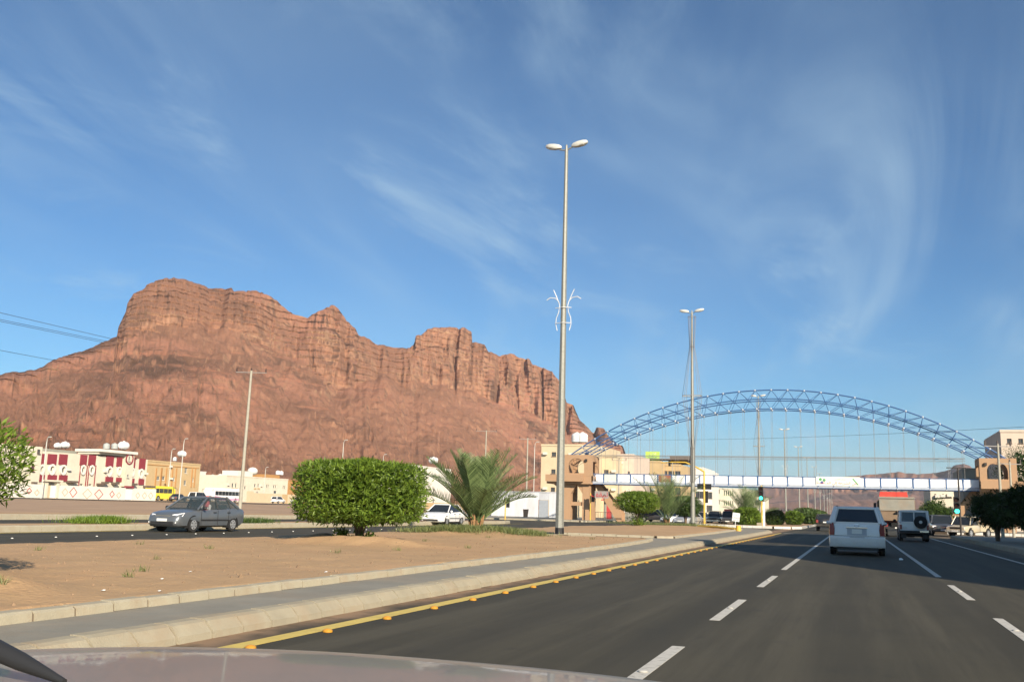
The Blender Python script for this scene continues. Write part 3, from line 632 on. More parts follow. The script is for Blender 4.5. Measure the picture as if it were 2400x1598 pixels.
def placed(px_, py_, z): q = gnd(px_, py_, z); return q
def depth(q): return -q.x*math.sin(YAW) + q.y*math.cos(YAW)
q = placed(1494, 1230, .30); q.z = .27; zc = depth(q)/F
bush('clipped_bush', 'heart-shaped clipped green bush in front of the footbridge tower', q, 52*zc, 48*zc, 30*zc, 75*zc, 9000, .15, 'leaf_bright', seed=9, p=2.4, skirt=[(0, 0, .3, .8, 500), (0, .05, .24, 1.0, 300)])
q = placed(1607, 1227, .30); q.z = .27; zc = depth(q)/F
bush('clipped_bush', 'round dark clipped bush between a small palm and a lamp post', q, 36*zc, 36*zc, 20*zc, 62*zc, 6000, .17, 'leaf_mid', seed=12, p=2.4)
q = placed(1563, 1229, .30); q.z = .27
palm('date_palm', 'small pale date palm squeezed between two clipped bushes', q, 20, 3.4*depth(q)/62, 8, nl=24)
grass('grass', 'dry grass under the bushes of the second sand bed', [(q.x-1.5, q.y-1, 3.5, 1.2), (q.x+2.2, q.y-1, 3.0, 1.2)], 1400, .28, flat=.27)
# far median planting
q = atY(1752, 1226, 112); q.z = .22
palm('date_palm', 'palm rising out of the hedge beside the traffic light', q, 22, 4.6, 15, nl=24)
k = 0
for pa, pb, yy, top in ((1722, 1780, 110, 1192), (1796, 1836, 121, 1198), (1842, 1880, 132, 1200), (1880, 1922, 150, 1202), (1905, 1945, 175, 1206)):
    A = atY(pa, 1220, yy); B = atY(pb, 1220, yy); H_ = atY(pa, top, yy).z - .2
    bush('hedge', ['clipped green hedge under the palm by the traffic light', 'clipped hedge just beyond the traffic light post', 'second hedge beyond the traffic light post', 'third hedge beyond the traffic light post', 'hedge beside the dark car ahead of the white van'][k], ((A.x+B.x)/2, yy, .22), (B.x-A.x)/2*1.02, 2.6, .05, H_, 5000, .24, 'leaf_mid' if k % 2 else 'leaf_bright', 'hedge', 'hedges on the far median', True, seed=20+k, p=3.2); k += 1
for k, yy in enumerate((205, 245, 290)):
    bush('hedge', 'low hedge far along the median', (-9.5, yy, .22), 2.2, 14, .0, 2.6, 2500, .35, 'leaf_mid', 'hedge', 'far hedges along the median', True, seed=30+k, p=3.5)

# ------------------------------------------------------------------ lamp posts
mat('galv', (0.29, 0.295, 0.265), 0.55, 0.22, 14, metal=0.35, dirt=(0.2, 0.19, 0.16, .4), dscale=5)
mat('lamp_shell', (0.62, 0.62, 0.58), 0.5, 0.08, 5)
mat('lamp_glass', (0.72, 0.72, 0.70), 0.3, 0.04)
mat('black_band', (0.012, 0.012, 0.014), 0.6, 0.2)
mat('white_tube', (0.62, 0.63, 0.63), 0.4, 0.05)
mat('thin_steel', (0.22, 0.21, 0.20), 0.6, 0.15)
def lamp_post(label, loc, H=18.55, style='scroll', group='tall twin-headed lamp posts down the median', rz=0.0):
    t = thing('street_lamp', label, 'lamp post', loc, rz, group)
    MB().cyl((0, 0, .33), (0, 0, H), .205, .085, 8).build('pole', 'galv', t, 20)
    MB().cyl((0, 0, -.1), (0, 0, .33), .222, .215, 8).build('base_band', 'black_band', t)
    ca = MB().cyl((0, 0, H), (0, 0, H+.28), .07, .05, 8); ca.tube([(-.35, 0, H+.06), (0, 0, H), (.35, 0, H+.18)], .035, 6); ca.build('head_bracket', 'galv', t)
    for sg, tilt in ((-1, .12), (1, .16)):
        rings = []; 
        for s, w, h0, h1 in ((.26, .05, -.04, .05), (.36, .12, -.09, .10), (.6, .16, -.12, .13), (.85, .16, -.11, .12), (1.03, .11, -.07, .08), (1.08, .04, -.02, .04)):
            z = H + .16 + abs(s)*tilt
            rings.append([(sg*s, -w, z+h0*.4), (sg*s, -w*.7, z+h0), (sg*s, w*.7, z+h0), (sg*s, w, z+h0*.4), (sg*s, w*.75, z+h1), (sg*s, -w*.75, z+h1)])
        hd = MB().loft(rings).build('lamp_head', 'lamp_shell', t, 50)
        le = MB(); z = H + .04 + .75*tilt; le.loft([[(sg*.58, -.11, z-.02), (sg*.58, .11, z-.02), (sg*.58, .11, z+.03), (sg*.58, -.11, z+.03)], [(sg*.92, -.10, z+.03), (sg*.92, .10, z+.03), (sg*.92, .1, z+.08), (sg*.92, -.1, z+.08)]]); le.build('lens', 'lamp_glass', hd)
    if style == 'scroll':
        zc = H*.56
        for sg in (-1, 1):
            pts = [(sg*.30, 0, zc-.85), (sg*.38, 0, zc-.55), (sg*.36, 0, zc-.25), (sg*.24, 0, zc+.05), (sg*.20, 0, zc+.35), (sg*.26, 0, zc+.58), (sg*.42, 0, zc+.74), (sg*.68, 0, zc+.78), (sg*.86, 0, zc+.66)]
            sm_ = []
            for i in range(len(pts)-1):
                for k in range(3): sm_.append(Vector(pts[i]).lerp(Vector(pts[i+1]), k/3))
            MB().tube(sm_ + [pts[-1]], .022, 6).build('scroll_ornament', 'white_tube', t, 60)
            MB().tube([(sg*.26, 0, zc+.55), (sg*.40, 0, zc+.9), (sg*.52, 0, zc+1.15)], .02, 5).build('scroll_ornament', 'white_tube', t)
        for dz in (-.5, .25): MB().tube([(-.4, -.02, zc+dz), (0, -.17, zc+dz), (.4, -.02, zc+dz)], .02, 5).build('clamp', 'white_tube', t)
    else:
        prof = [(.985, .34), (.84, .22), (.605, .86), (.36, .22), (.205, .24)]
        for z_, r_ in prof:
            rg = MB(); rg.tube([(r_*math.cos(a*math.pi/6), r_*math.sin(a*math.pi/6), H*z_) for a in range(13)], .022, 5); rg.build('cage_ring', 'thin_steel', t)
        for a in range(8):
            ca_, sa_ = math.cos(a*math.pi/4 + .3), math.sin(a*math.pi/4 + .3)
            rd_ = MB(); rd_.tube([(r_*ca_, r_*sa_, H*z_) for z_, r_ in prof], .018, 4); rd_.build('cage_rod', 'thin_steel', t)
        for a in (0, math.pi/2):
            MB().cyl((-.86*math.cos(a), -.86*math.sin(a), H*.605), (.86*math.cos(a), .86*math.sin(a), H*.605), .03, .03, 5).build('cross_arm', 'lamp_shell', t)
    return t
lamp_post('tall twin-headed lamp post with white scroll ornaments and a black foot', (-12.85, 43.1, .175), atY(1329, 345, 43.1).z - .35, 'scroll', None)
q = atY(1624, 1229, 83.6); lamp_post('tall twin-headed lamp post caged in thin rods, in front of the bridge deck', (q.x, q.y, .2), atY(1621, 735, 83.6).z - .2, 'cage', None)
q = atY(1782, 1226, 146); lp3 = lamp_post('twin-headed lamp post with rod cage right behind the traffic light', (q.x, q.y, .22), 18.4, 'cage', None)
lpa = None
for px_, yy, lb in ((1838, 204, 'twin-headed lamp post first beyond the footbridge, ringed by a white scroll'), (1870, 256, 'twin-headed lamp post second beyond the footbridge'), (1890, 304, 'twin-headed lamp post third beyond the footbridge')):
    if lpa is None: lpa = lamp_post(lb, (-13.07, yy, .2), 18.4, 'scroll')
    else: copy_tree(lpa, (-13.07, yy, .2), 0, lb)
for k in range(6):
    c = copy_tree(lpa, (-13.07, 360 + k*55, .2), 0, 'distant twin-headed lamp post in the row far beyond the footbridge')
# single-arm street lamps on the left side street
mat('lamp_grey', (0.5, 0.5, 0.46), .6, .1)
def arm_lamp(label, loc, H, rz, group='single-arm street lamps on the left'):
    t = thing('street_lamp', label, 'lamp post', loc, rz, group)
    MB().tube([(0, 0, -.2), (0, 0, H*.9), (.08, 0, H*.97), (.4, 0, H)], [.11, .08, .06, .05], 6).build('pole', 'lamp_grey', t, 40)
    MB().loft([[(.35, -.1, H-.06), (.35, .1, H-.06), (.35, .1, H+.07), (.35, -.1, H+.07)], [(.75, -.17, H-.06), (.75, .17, H-.06), (.75, .15, H+.11), (.75, -.15, H+.11)], [(1.25, -.1, H), (1.25, .1, H), (1.25, .08, H+.1), (1.25, -.08, H+.1)]]).build('lamp_head', 'lamp_shell', t, 40)
    return t
for px_, pyb, pyt, X_, lb in ((95, 1167, 1023, -126, 'single-arm street lamp before the red striped house wall'), (420, 1163, 1027, -128, 'single-arm street lamp in front of the tan house, the taller one'), (393, 1163, 1051, -140, 'shorter single-arm street lamp by the yellow bus'), (617, 1176, 1094, -172, 'street lamp before the cream house with a roof tank'), (797, 1180, 1030, -112, 'street lamp rising over the wide clipped bush'), (893, 1180, 1064, -125, 'low street lamp peeking over the wide clipped bush'), (1250, 1186, 1035, -72, 'street lamp beside the utility pole near the white fence')):
    B = atX(px_, pyb, X_); T_ = atX(px_, pyt, X_); arm_lamp(lb, (X_, B.y, gz(X_)), T_.z - gz(X_), -.3)

# ------------------------------------------------------------------ utility poles and wires
mat('pole_wood', (0.46, 0.44, 0.36), .85, .18, 6, dirt=(.25, .2, .14, .4), dscale=3)
mat('insulator', (0.05, 0.03, 0.025), .4, .1); mat('wire', (0.03, 0.03, 0.035), .7, .05)
def utility_pole(label, base, H, w=1.25, rz=0.0, lean=0.0, r=.15):
    t = thing('utility_pole', label, 'utility pole', base, rz, 'utility poles')
    MB().cyl((0, 0, -.3), (lean, 0, H), r, r*.62, 10).build('pole', 'pole_wood', t, 40)
    MB().box(lean-w, lean+w, -.03, .03, H-.2, H-.14).build('cross_arm', 'thin_steel', t)
    for u in (-w*.94, 0, w*.94): MB().cyl((lean+u, 0, H-.12 if u else H), (lean+u, 0, H+.22), .07, .05, 6).build('insulator', 'insulator', t)
    return t
B = atX(562, 1188, -49.5); T_ = atX(585, 868, -49.5); up1 = utility_pole('leaning utility pole standing behind the grey sedan', (-49.5, B.y, gz(-49.5)), T_.z - gz(-49.5), 1.35, YAW, 0.12, .16)
for px_, top, X_, lb, w in ((1140, 1008, -62, 'utility pole whose cross arm shows above the young palm', 1.9), (1237, 1026, -46.5, 'utility pole standing before the white metal fence', 1.3)):
    T_ = atX(px_, top, X_); utility_pole(lb, (X_, T_.y, .1), T_.z - .1, w, YAW, 0, .15)
for px_, top, yy, lb in ((1451, 1076, 150, 'utility pole with drooping arm behind the bridge deck by the beige flats'), (1576, 1084, 190, 'utility pole behind the bridge deck before the tan block')):
    T_ = atY(px_, top, yy); utility_pole(lb, (T_.x, yy, .16), T_.z - .16, 1.2, 0, 0, .13)
def cable(label, a, b, sag, r=.012, group='overhead wires'):
    a, b = Vector(a), Vector(b); pts = []
    for k in range(17):
        s = k/16; p = a.lerp(b, s); p.z -= sag*4*s*(1-s); pts.append(p)
    return tag(MB().tube(pts, r, 4).build('overhead_wire', 'wire'), label, 'wire', group)
for i, (pa, pb, lb) in enumerate((((0, 732), (258, 793), 'topmost overhead wire crossing the sky beside the mesa'), ((0, 748), (250, 800), 'middle overhead wire of the pair crossing beside the mesa'), ((0, 752), (240, 802), 'lower overhead wire of the pair crossing beside the mesa'), ((0, 820), (130, 845), 'lowest overhead wire ending low on the mesa flank'))):
    A = atX(*pa, -49 - i*.4); B = atX(*pb, -52 - i*.4); d = B - A
    A2 = A - d*1.3
    top = T2 = Vector((up1.location.x, up1.location.y, 0))
    cable(lb, A2, A + d*1.0, .02, .017)

# ------------------------------------------------------------------ footbridge
mat('steel_blue', (0.045, 0.115, 0.27), .45, .15, 6, metal=.1)
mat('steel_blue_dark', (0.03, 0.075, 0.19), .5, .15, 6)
mat('joint_white', (0.42, 0.45, 0.50), .5, .1)
mat('panel_white', (0.80, 0.81, 0.83), .5, .06, 2, dirt=(.55, .52, .48, .3), dscale=1.5)
mat('panel_green', (0.62, 0.66, 0.55), .5, .08, 2); mat('panel_brown', (0.26, 0.10, 0.06), .6, .1, 2)
mat('girder', (0.45, 0.50, 0.58), .5, .12, 3)
mat('stucco', (0.50, 0.315, 0.185), .9, .08, 1.2, .25, 30, dirt=(.40, .23, .13, .35), dscale=.6)
mat('iron_dark', (0.03, 0.025, 0.022), .6, .2)
BY, XC = 115.0, -8.75
br = thing('footbridge', 'blue tubular arch footbridge with white panelled deck over the road', 'footbridge', (XC, BY, 0))
def arc(half, rise, z0, s):
    R_ = (half*half + rise*rise)/(2*rise); th = math.asin(half/R_); a = (s*2 - 1)*th
    return R_*math.sin(a), z0 + rise - R_*(1 - math.cos(a))
NP = 28
def top_(s): x, z = arc(24.3, 7.8, 8.0, s); return Vector((x, 0, z))
def midp(s, sg): x, z = arc(22.9, 6.65, 8.0, s); return Vector((x, sg*1.05, z))
def botp(s, sg): x, z = arc(21.5, 5.5, 8.0, s); return Vector((x, sg*.95, z))
def chord(fn, r, name='chord'):
    MB().tube([fn(k/60) for k in range(61)], r, 8).build(name, 'steel_blue', br, 60)
chord(top_, .075)
for sg in (-1, 1): chord(lambda s: midp(s, sg), .06); chord(lambda s: botp(s, sg), .06)
for k in range(NP):
    s0, s1, sm_ = k/NP, (k+1)/NP, (k+.5)/NP
    for sg in (-1, 1):
        rod(br, 'brace', top_(s0), midp(sm_, sg), .029, 'steel_blue'); rod(br, 'brace', midp(sm_, sg), top_(s1), .029, 'steel_blue')
        rod(br, 'brace', midp(sm_, sg), botp(s0, sg), .029, 'steel_blue'); rod(br, 'brace', midp(sm_, sg), botp(s1, sg), .029, 'steel_blue')
    rod(br, 'cross_brace', botp(s0, -1), botp(s0, 1), .035, 'steel_blue'); rod(br, 'cross_brace', midp(sm_, -1), midp(sm_, 1), .035, 'steel_blue')
jn = MB().ball((0, 0, 0), .13, .13, .13, 8, 5).mesh('joint', 'joint_white', 60)
for k in range(1, NP):
    ob('joint', jn, br, top_(k/NP))
    for sg in (-1, 1): ob('joint', jn, br, botp(k/NP, sg))
DX0, DX1 = -30.15 - XC, 12.75 - XC
ZB, ZT = 4.72, 5.72
for k in range(1, NP):
    for sg in (-1, 1):
        p = botp(k/NP, sg)
        if p.z - ZT > .4: rod(br, 'hanger', p, (p.x, p.y, ZT-.1), .019, 'thin_steel', 4)
MB().box(DX0, DX1, -1.0, 1.0, ZB-.02, ZB+.06).build('deck_floor', 'girder', br)
for sg in (-1, 1):
    MB().box(DX0, DX1, sg*1.06-.07, sg*1.06+.07, ZB-.18, ZB+.1).build('girder', 'girder', br)
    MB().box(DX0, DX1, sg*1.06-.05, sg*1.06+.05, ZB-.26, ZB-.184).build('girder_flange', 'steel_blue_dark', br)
    MB().cyl((DX0, sg*1.06, ZT+.03), (DX1, sg*1.06, ZT+.03), .03, .03, 6).build('handrail', 'steel_blue', br)
npan = 26; pw = (DX1 - DX0)/npan
for k in range(npan + 1):
    x = DX0 + k*pw
    for sg in (-1, 1): bxo(br, 'post', 'steel_blue', x-.055, x+.055, sg*1.06-.09, sg*1.06+.09, ZB-.2, ZT+.06)
for k in range(npan):
    x = DX0 + k*pw; m_ = {1: 'panel_green', 5: 'panel_brown'}.get(k, 'panel_white')
    if k == 0:
        bxo(br, 'panel', 'panel_white', x+.7, x+pw-.1, -1.07, -1.045, ZB+.14, ZT-.06)
        for q in range(4): rod(br, 'baluster', (x+.12+q*.14, -1.06, ZB+.1), (x+.12+q*.14, -1.06, ZT), .012, 'white_tube', 4)
    else:
        for u in (0, 1):
            hw = (pw - .2)/2
            bxo(br, 'panel', m_, x+.09+u*(hw+.02), x+.09+u*(hw+.02)+hw, -1.07 - .004*(k % 3), -1.045 - .004*(k % 3), ZB+.14, ZT-.05)
    bxo(br, 'panel', 'panel_white', x+.09, x+pw-.09, 1.045, 1.07, ZB+.14, ZT-.05)
for k in range(0, npan+1): bxo(br, 'drain_bracket', 'joint_white', DX0+k*pw-.05, DX0+k*pw+.05, -1.19, -1.14, ZB-.22, ZB-.1)
for dy_ in (-.9, .9):
    MB().cyl((-21.0, dy_, 8.0), (20.2, dy_, 7.95), .035, .035, 5).build('tie_rod', 'thin_steel', br)
    MB().cyl((-21.0, dy_, 7.75), (20.2, dy_, 7.70), .02, .02, 5).build('tie_rod', 'thin_steel', br)

# writing
def text_mesh(s, size, m, font_align='CENTER', depth=0.004):
    cu = bpy.data.curves.new('lettering', 'FONT'); cu.body = s; cu.size = size; cu.align_x = 'CENTER'; cu.align_y = 'CENTER'; cu.extrude = depth
    o = bpy.data.objects.new('lettering', cu); COL.objects.link(o)
    me = bpy.data.meshes.new_from_object(o.evaluated_get(bpy.context.evaluated_depsgraph_get())) if False else None
    dg = bpy.context.evaluated_depsgraph_get(); dg.update()
    me = bpy.data.meshes.new_from_object(o.evaluated_get(dg)); me.name = 'lettering'
    bpy.data.objects.remove(o); bpy.data.curves.remove(cu)
    me.materials.clear(); me.materials.append(MAT[m]); return me
# Arabic presentation forms, already in drawing order (right-to-left text written reversed)
AR = {'a': ('\ufe8d', '\ufe8d', '\ufe8e', '\ufe8e'), 'l': ('\ufedd', '\ufedf', '\ufee0', '\ufede'), 'm': ('\ufee1', '\ufee3', '\ufee4', '\ufee2'), 'n': ('\ufee5', '\ufee7', '\ufee8', '\ufee6'),
      'S': ('\ufeb5', '\ufeb7', '\ufeb8', '\ufeb6'), 's': ('\ufeb1', '\ufeb3', '\ufeb4', '\ufeb2'), 'r': ('\ufead', '\ufead', '\ufeae', '\ufeae'), 'y': ('\ufef1', '\ufef3', '\ufef4', '\ufef2'), 'e': ('\ufec9', '\ufecb', '\ufecc', '\ufeca'),
      'h': ('\ufe93', '\ufe93', '\ufe94', '\ufe94'), 'i': ('\ufe87', '\ufe87', '\ufe88', '\ufe88'), 'Y': ('\ufeef', '\ufeef', '\ufef0', '\ufef0'), 't': ('\ufe95', '\ufe97', '\ufe98', '\ufe96'), 'd': ('\ufea9', '\ufea9', '\ufeaa', '\ufeaa'),
      'q': ('\ufed5', '\ufed7', '\ufed8', '\ufed6'), 'f': ('\ufed1', '\ufed3', '\ufed4', '\ufed2'), 'b': ('\ufe8f', '\ufe91', '\ufe92', '\ufe90'), 'k': ('\ufed9', '\ufedb', '\ufedc', '\ufeda'), 'w': ('\ufeed', '\ufeed', '\ufeee', '\ufeee'), 'H': ('\ufea1', '\ufea3', '\ufea4', '\ufea2'), 'x': ('\ufeb9', '\ufebb', '\ufebc', '\ufeba')}
def arabic(s):
    out = []
    for wd in s.split(' '):
        w = ''; prev = False
        for i, c in enumerate(wd):
            nxt = i < len(wd)-1; joins = c not in 'ardwihY'
            w += AR[c][(2 if (nxt and joins) else 3) if prev else (1 if (nxt and joins) else 0)]
            prev = joins
        out.append(w[::-1])
    return ' '.join(out[::-1])
mat('ink_red', (0.42, 0.02, 0.025), .6, .05); mat('ink_green', (0.10, 0.32, 0.14), .6, .05); mat('ink_black', (0.02, 0.02, 0.02), .6, .05); mat('ink_white', (.8, .8, .8), .6, .05)
mat('banner', (0.76, 0.79, 0.70), .7, .06, 1.5); mat('ink_blue', (0.05, 0.12, 0.3), .6, .05)
def facing(par, me, x, y, z, name='lettering'):
    o = ob(name, me, par, (x, y, z)); o.rotation_euler = (math.pi/2, 0, 0); return o
bx0, bx1 = atY(1913, 1125, 113.8).x, atY(2016, 1125, 113.8).x
bn = thing('banner', 'pale banner with red and green lettering hung on the bridge deck', 'banner', ((bx0+bx1)/2, 113.83, 5.28))
bw = (bx1-bx0)/2
MB().box(-bw, bw, -.015, .015, -.5, .5).build('sheet', 'banner', bn)
facing(bn, text_mesh(arabic('mn alSryeh ily almnafsh'), .43, 'ink_red'), -.15, -.021, -.18)
facing(bn, text_mesh(arabic('mrkz altdryb'.replace('z', 'r')), .28, 'ink_green'), .1, -.021, .24)
for dx_, dz_, m_ in ((-bw+.45, .2, 'ink_green'), (-bw+.85, .12, 'ink_green'), (-bw+.6, -.15, 'ink_blue')):
    MB().cyl((dx_, -.016, dz_), (dx_, -.021, dz_), .17, .17, 14).build('emblem', m_, bn)
MB().add([(bw-.85, -.02, .3), (bw-.7, -.02, .34), (bw-.15, -.02, -.34), (bw-.3, -.02, -.38)], [(0, 1, 2, 3)]).build('emblem', 'ink_green', bn)

def arch_wall(mb, x0, x1, z0, z1, ax0, ax1, az0, spring, y0, y1, n=10):
    mb.box(x0, ax0, y0, y1, z0, z1); mb.box(ax1, x1, y0, y1, z0, z1)
    if az0 > z0: mb.box(ax0, ax1, y0, y1, z0, az0)
    cx, r = (ax0+ax1)/2, (ax1-ax0)/2; rise = min(r, z1 - spring - .12)
    for k in range(n):
        a0, a1 = math.pi - math.pi*k/n, math.pi - math.pi*(k+1)/n
        xa, za, xb, zb_ = cx + r*math.cos(a0), spring + rise*math.sin(a0), cx + r*math.cos(a1), spring + rise*math.sin(a1)
        mb.prism([(xa, za), (xb, zb_), (xb, z1), (xa, z1)], 'y', y0, y1)
def tower(label, xc, sgn):
    t = thing('bridge_tower', label, 'bridge tower', (xc, BY, 0.16), 0, 'footbridge towers'); h_ = 1.78; Z0 = -.16
    up = MB()
    arch_wall(up, -h_, h_, 5.45+Z0, 7.95+Z0, -1.08, .92, 5.75+Z0, 6.55+Z0, -2.0, -1.7)
    arch_wall(up, -h_, h_, 5.45+Z0, 7.95+Z0, -1.0, 1.0, 5.75+Z0, 6.55+Z0, 1.7, 2.0)
    s_ = MB(); up.box(-sgn*h_, -sgn*(h_-.3), -1.7, 1.7, 5.45+Z0, 7.95+Z0) if sgn > 0 else up.box(h_-.3, h_, -1.7, 1.7, 5.45+Z0, 7.95+Z0)
    xi = sgn*(h_-.3); xo = sgn*h_; a_, b_ = min(xi, xo), max(xi, xo)
    up.box(a_, b_, -1.7, -1.05, 4.7+Z0, 7.95+Z0); up.box(a_, b_, 1.05, 1.7, 4.7+Z0, 7.95+Z0); up.box(a_, b_, -1.05, 1.05, 7.2+Z0, 7.95+Z0)
    up.build('upper_storey', 'stucco', t)
    bl = MB(); bl.box(-h_ - sgn*0.0 - (2.0 if sgn > 0 else 0), h_ + (2.0 if sgn < 0 else 0) - (.9 if sgn > 0 else 0) , -2.6, -2.02, 4.72+Z0, 5.52+Z0)
    bl.box(-h_-.02 - (2.0 if sgn > 0 else 0), h_+.02 + (2.0 if sgn < 0 else 0), -2.0, 2.3, 4.45+Z0, 4.70+Z0); bl.build('balcony', 'stucco', t)
    sl = MB(); sl.box(-h_, h_, -1.98, 1.98, 4.70+Z0, 5.44+Z0); sl.build('parapet', 'stucco', t)
    for lx0, lx1 in ((-h_, -.85), (.62, h_-.3)):
        lg = MB(); lg.box(lx0, lx1, -1.5, -.6, -.2, 4.44+Z0); lg.build('pier', 'stucco', t)
        lg = MB(); lg.box(lx0, lx1, .7, 1.6, -.2, 4.44+Z0); lg.build('pier', 'stucco', t)
    hb = MB()
    for dx_ in (-.85, .62):
        d2 = .75 if dx_ < 0 else -.75
        hb.prism([(dx_, 4.43+Z0), (dx_+d2, 4.43+Z0), (dx_, 3.3+Z0)][::1 if d2 > 0 else -1], 'y', -1.45, -.65)
    hb.prism([(-h_, 4.42+Z0), (-h_-1.3, 4.42+Z0), (-h_, 3.4+Z0)] if sgn > 0 else [(h_-.3, 4.42+Z0), (h_+1.0, 4.42+Z0), (h_-.3, 3.4+Z0)], 'y', -1.45, -.65); hb.build('bracket', 'stucco', t)
    MB().box(-.84, .61, -1.3, -.9, 1.7, 2.15).build('tie_beam', 'stucco', t)
    # grille in the arch
    gr = MB()
    for k in range(1, 6):
        a = math.pi*k/6; gr.cyl((-.08, -1.85, 6.5+Z0), (-.08+.95*math.cos(a), -1.85, 6.55+Z0+.95*math.sin(a)), .02, .02, 4)
    gr.cyl((.1, -1.85, 5.75+Z0), (.1, -1.85, 7.4+Z0), .03, .03, 4); gr.build('grille', 'iron_dark', t)
    MB().box(sgn*1.2-.12, sgn*1.2+.12, -2.25, -2.01, 7.15+Z0, 7.45+Z0).build('floodlight', 'iron_dark', t)
    # stair flight behind, falling away from the road side
    ns = 15; stp = MB(); run = 5.2; w0, w1 = .2, 1.9
    for k in range(ns):
        x0 = sgn*(h_ + run*k/ns*.62 + .02); x1 = sgn*(h_ + run*(k+1)/ns*.62 + .02); zt = 4.6 - 4.6*(k+.5)/ns
        stp.box(min(x0, x1), max(x0, x1), w0, w1, max(0, zt-.55), zt)
    stp.build('stair', 'stucco', t)
    xa, xb = sgn*(h_+.03), sgn*(h_+run*.62+.1)
    for yy in (w0-.16, w1+.02):
        poly = [(xa, 4.1), (xa, 5.1), (xb, .95), (xb, -.1), (xb - sgn*.5, -.1)]
        if sgn < 0: poly = poly[::-1]
        MB().prism(poly, 'y', yy, yy+.14).build('stair_parapet', 'stucco', t)
    return t
tower('tan arched tower of the footbridge beside the white metal fence', -31.65, 1)
tower('tan arched tower of the footbridge in the shade of dark trees', 14.45, -1)

# ------------------------------------------------------------------ traffic lights
mat('yellow_post', (0.62, 0.40, 0.05), .5, .12, 4, dirt=(.3, .2, .1, .3)); mat('signal_black', (0.012, 0.012, 0.012), .5, .1)
mat('lens_off', (0.03, 0.012, 0.008), .25, .1); emit('green_light', (0.05, 1.0, 0.62), 2.6)
def signal_head(par, x, y, z, lit=True, back=False, s=1.0):
    hd = MB().box(x-.19*s, x+.19*s, y-.1, y+.12, z-.58*s, z+.58*s).build('signal_head', 'signal_black', par)
    if back: return hd
    for k, dz in enumerate((.38, 0, -.38)):
        c = MB().cyl((x, y-.10, z+dz*s), (x, y-.125, z+dz*s), .145*s, .14*s, 14).build('lens', 'green_light' if (k == 2 and lit) else 'lens_off', hd)
        vz = MB()
        for q in range(8):
            a0, a1 = math.pi*q/8, math.pi*(q+1)/8; r_ = .165*s
            vz.quad((x+r_*math.cos(a0), y-.10, z+dz*s+r_*math.sin(a0)), (x+r_*math.cos(a1), y-.10, z+dz*s+r_*math.sin(a1)), (x+r_*math.cos(a1), y-.28, z+dz*s+r_*math.sin(a1)), (x+r_*math.cos(a0), y-.28, z+dz*s+r_*math.sin(a0)))
        vz.build('visor', 'signal_black', hd)
    return hd
q = atY(1786, 1226, 105.2)
t = thing('traffic_light', 'traffic light showing green on a yellow post in front of the hedge', 'traffic light', (q.x, 105.2, .23))
MB().cyl((.0, 0, -.1), (0, 0, 4.2), .075, .07, 8).build('post', 'yellow_post', t, 40)
MB().box(.1, .3, .1, .3, -.1, 2.5).build('control_box', 'panel_white', t)
signal_head(t, -.05, -.12, 3.35, s=1.25); MB().box(-.5, .05, -.35, .05, -.05, .32).build('footing', 'concrete', t)
q = atY(2243, 1197, 83)
t = thing('traffic_light', 'traffic light showing green beside the parked beige pickup', 'traffic light', (q.x, 83, .0))
MB().cyl((.22, .15, -.1), (.22, .15, atY(2249, 1097, 83).z), .075, .06, 8).build('post', 'iron_dark', t, 40); MB().box(-.6, .8, .1, .2, atY(2249, 1097, 83).z, atY(2249, 1097, 83).z+.07).build('top_arm', 'iron_dark', t)
signal_head(t, 0, 0, q.z + .42, s=1.15); MB().box(-.2, .3, .1, .2, q.z+.3, q.z+.38).build('bracket', 'signal_black', t)
# cantilever signal mast
q = atY(1651, 1230, 105.5); t = thing('signal_mast', 'yellow cantilever signal mast whose arm reaches over the oncoming lanes', 'signal mast', (q.x, 105.5, .2))
zt = atY(1651, 1104, 105.5).z - .2; xa = atY(1606, 1083, 105.5).x - q.x; xb = atY(1549, 1085, 105.5).x - q.x; za = atY(1606, 1083, 105.5).z - .2
MB().cyl((0, 0, -.1), (0, 0, zt), .11, .09, 8).build('post', 'yellow_post', t, 40)
MB().tube([(0, 0, zt-.05), (xa*.4, 0, zt+(za-zt)*.45), (xa, 0, za), (xb*.75, 0, za), (xb, 0, za-.08)], [.09, .08, .07, .06, .05], 8).build('arm', 'yellow_post', t, 40)
signal_head(t, .18, .1, 2.9, back=True, s=1.1); MB().box(-.75, .75, .05, .2, 3.7, 4.3).build('backing_board', 'signal_black', t)
signal_head(t, xb*.8, .05, za-.1, back=True, s=.6)
for px_, pyt, yy, lb in ((1384, 1155, 112.4, 'small signal on a yellow post before the left bridge tower'), (1185, 1167, 104, 'lone signal back on a yellow post before the white fence')):
    T_ = atY(px_, pyt, yy); t = thing('traffic_light', lb, 'traffic light', (T_.x, yy, .1), 0)
    MB().cyl((0, 0, -.2), (0, 0, T_.z-.1), .07, .06, 8).build('post', 'yellow_post', t, 40); signal_head(t, .28, .05, T_.z-.65, back=True, s=.85)
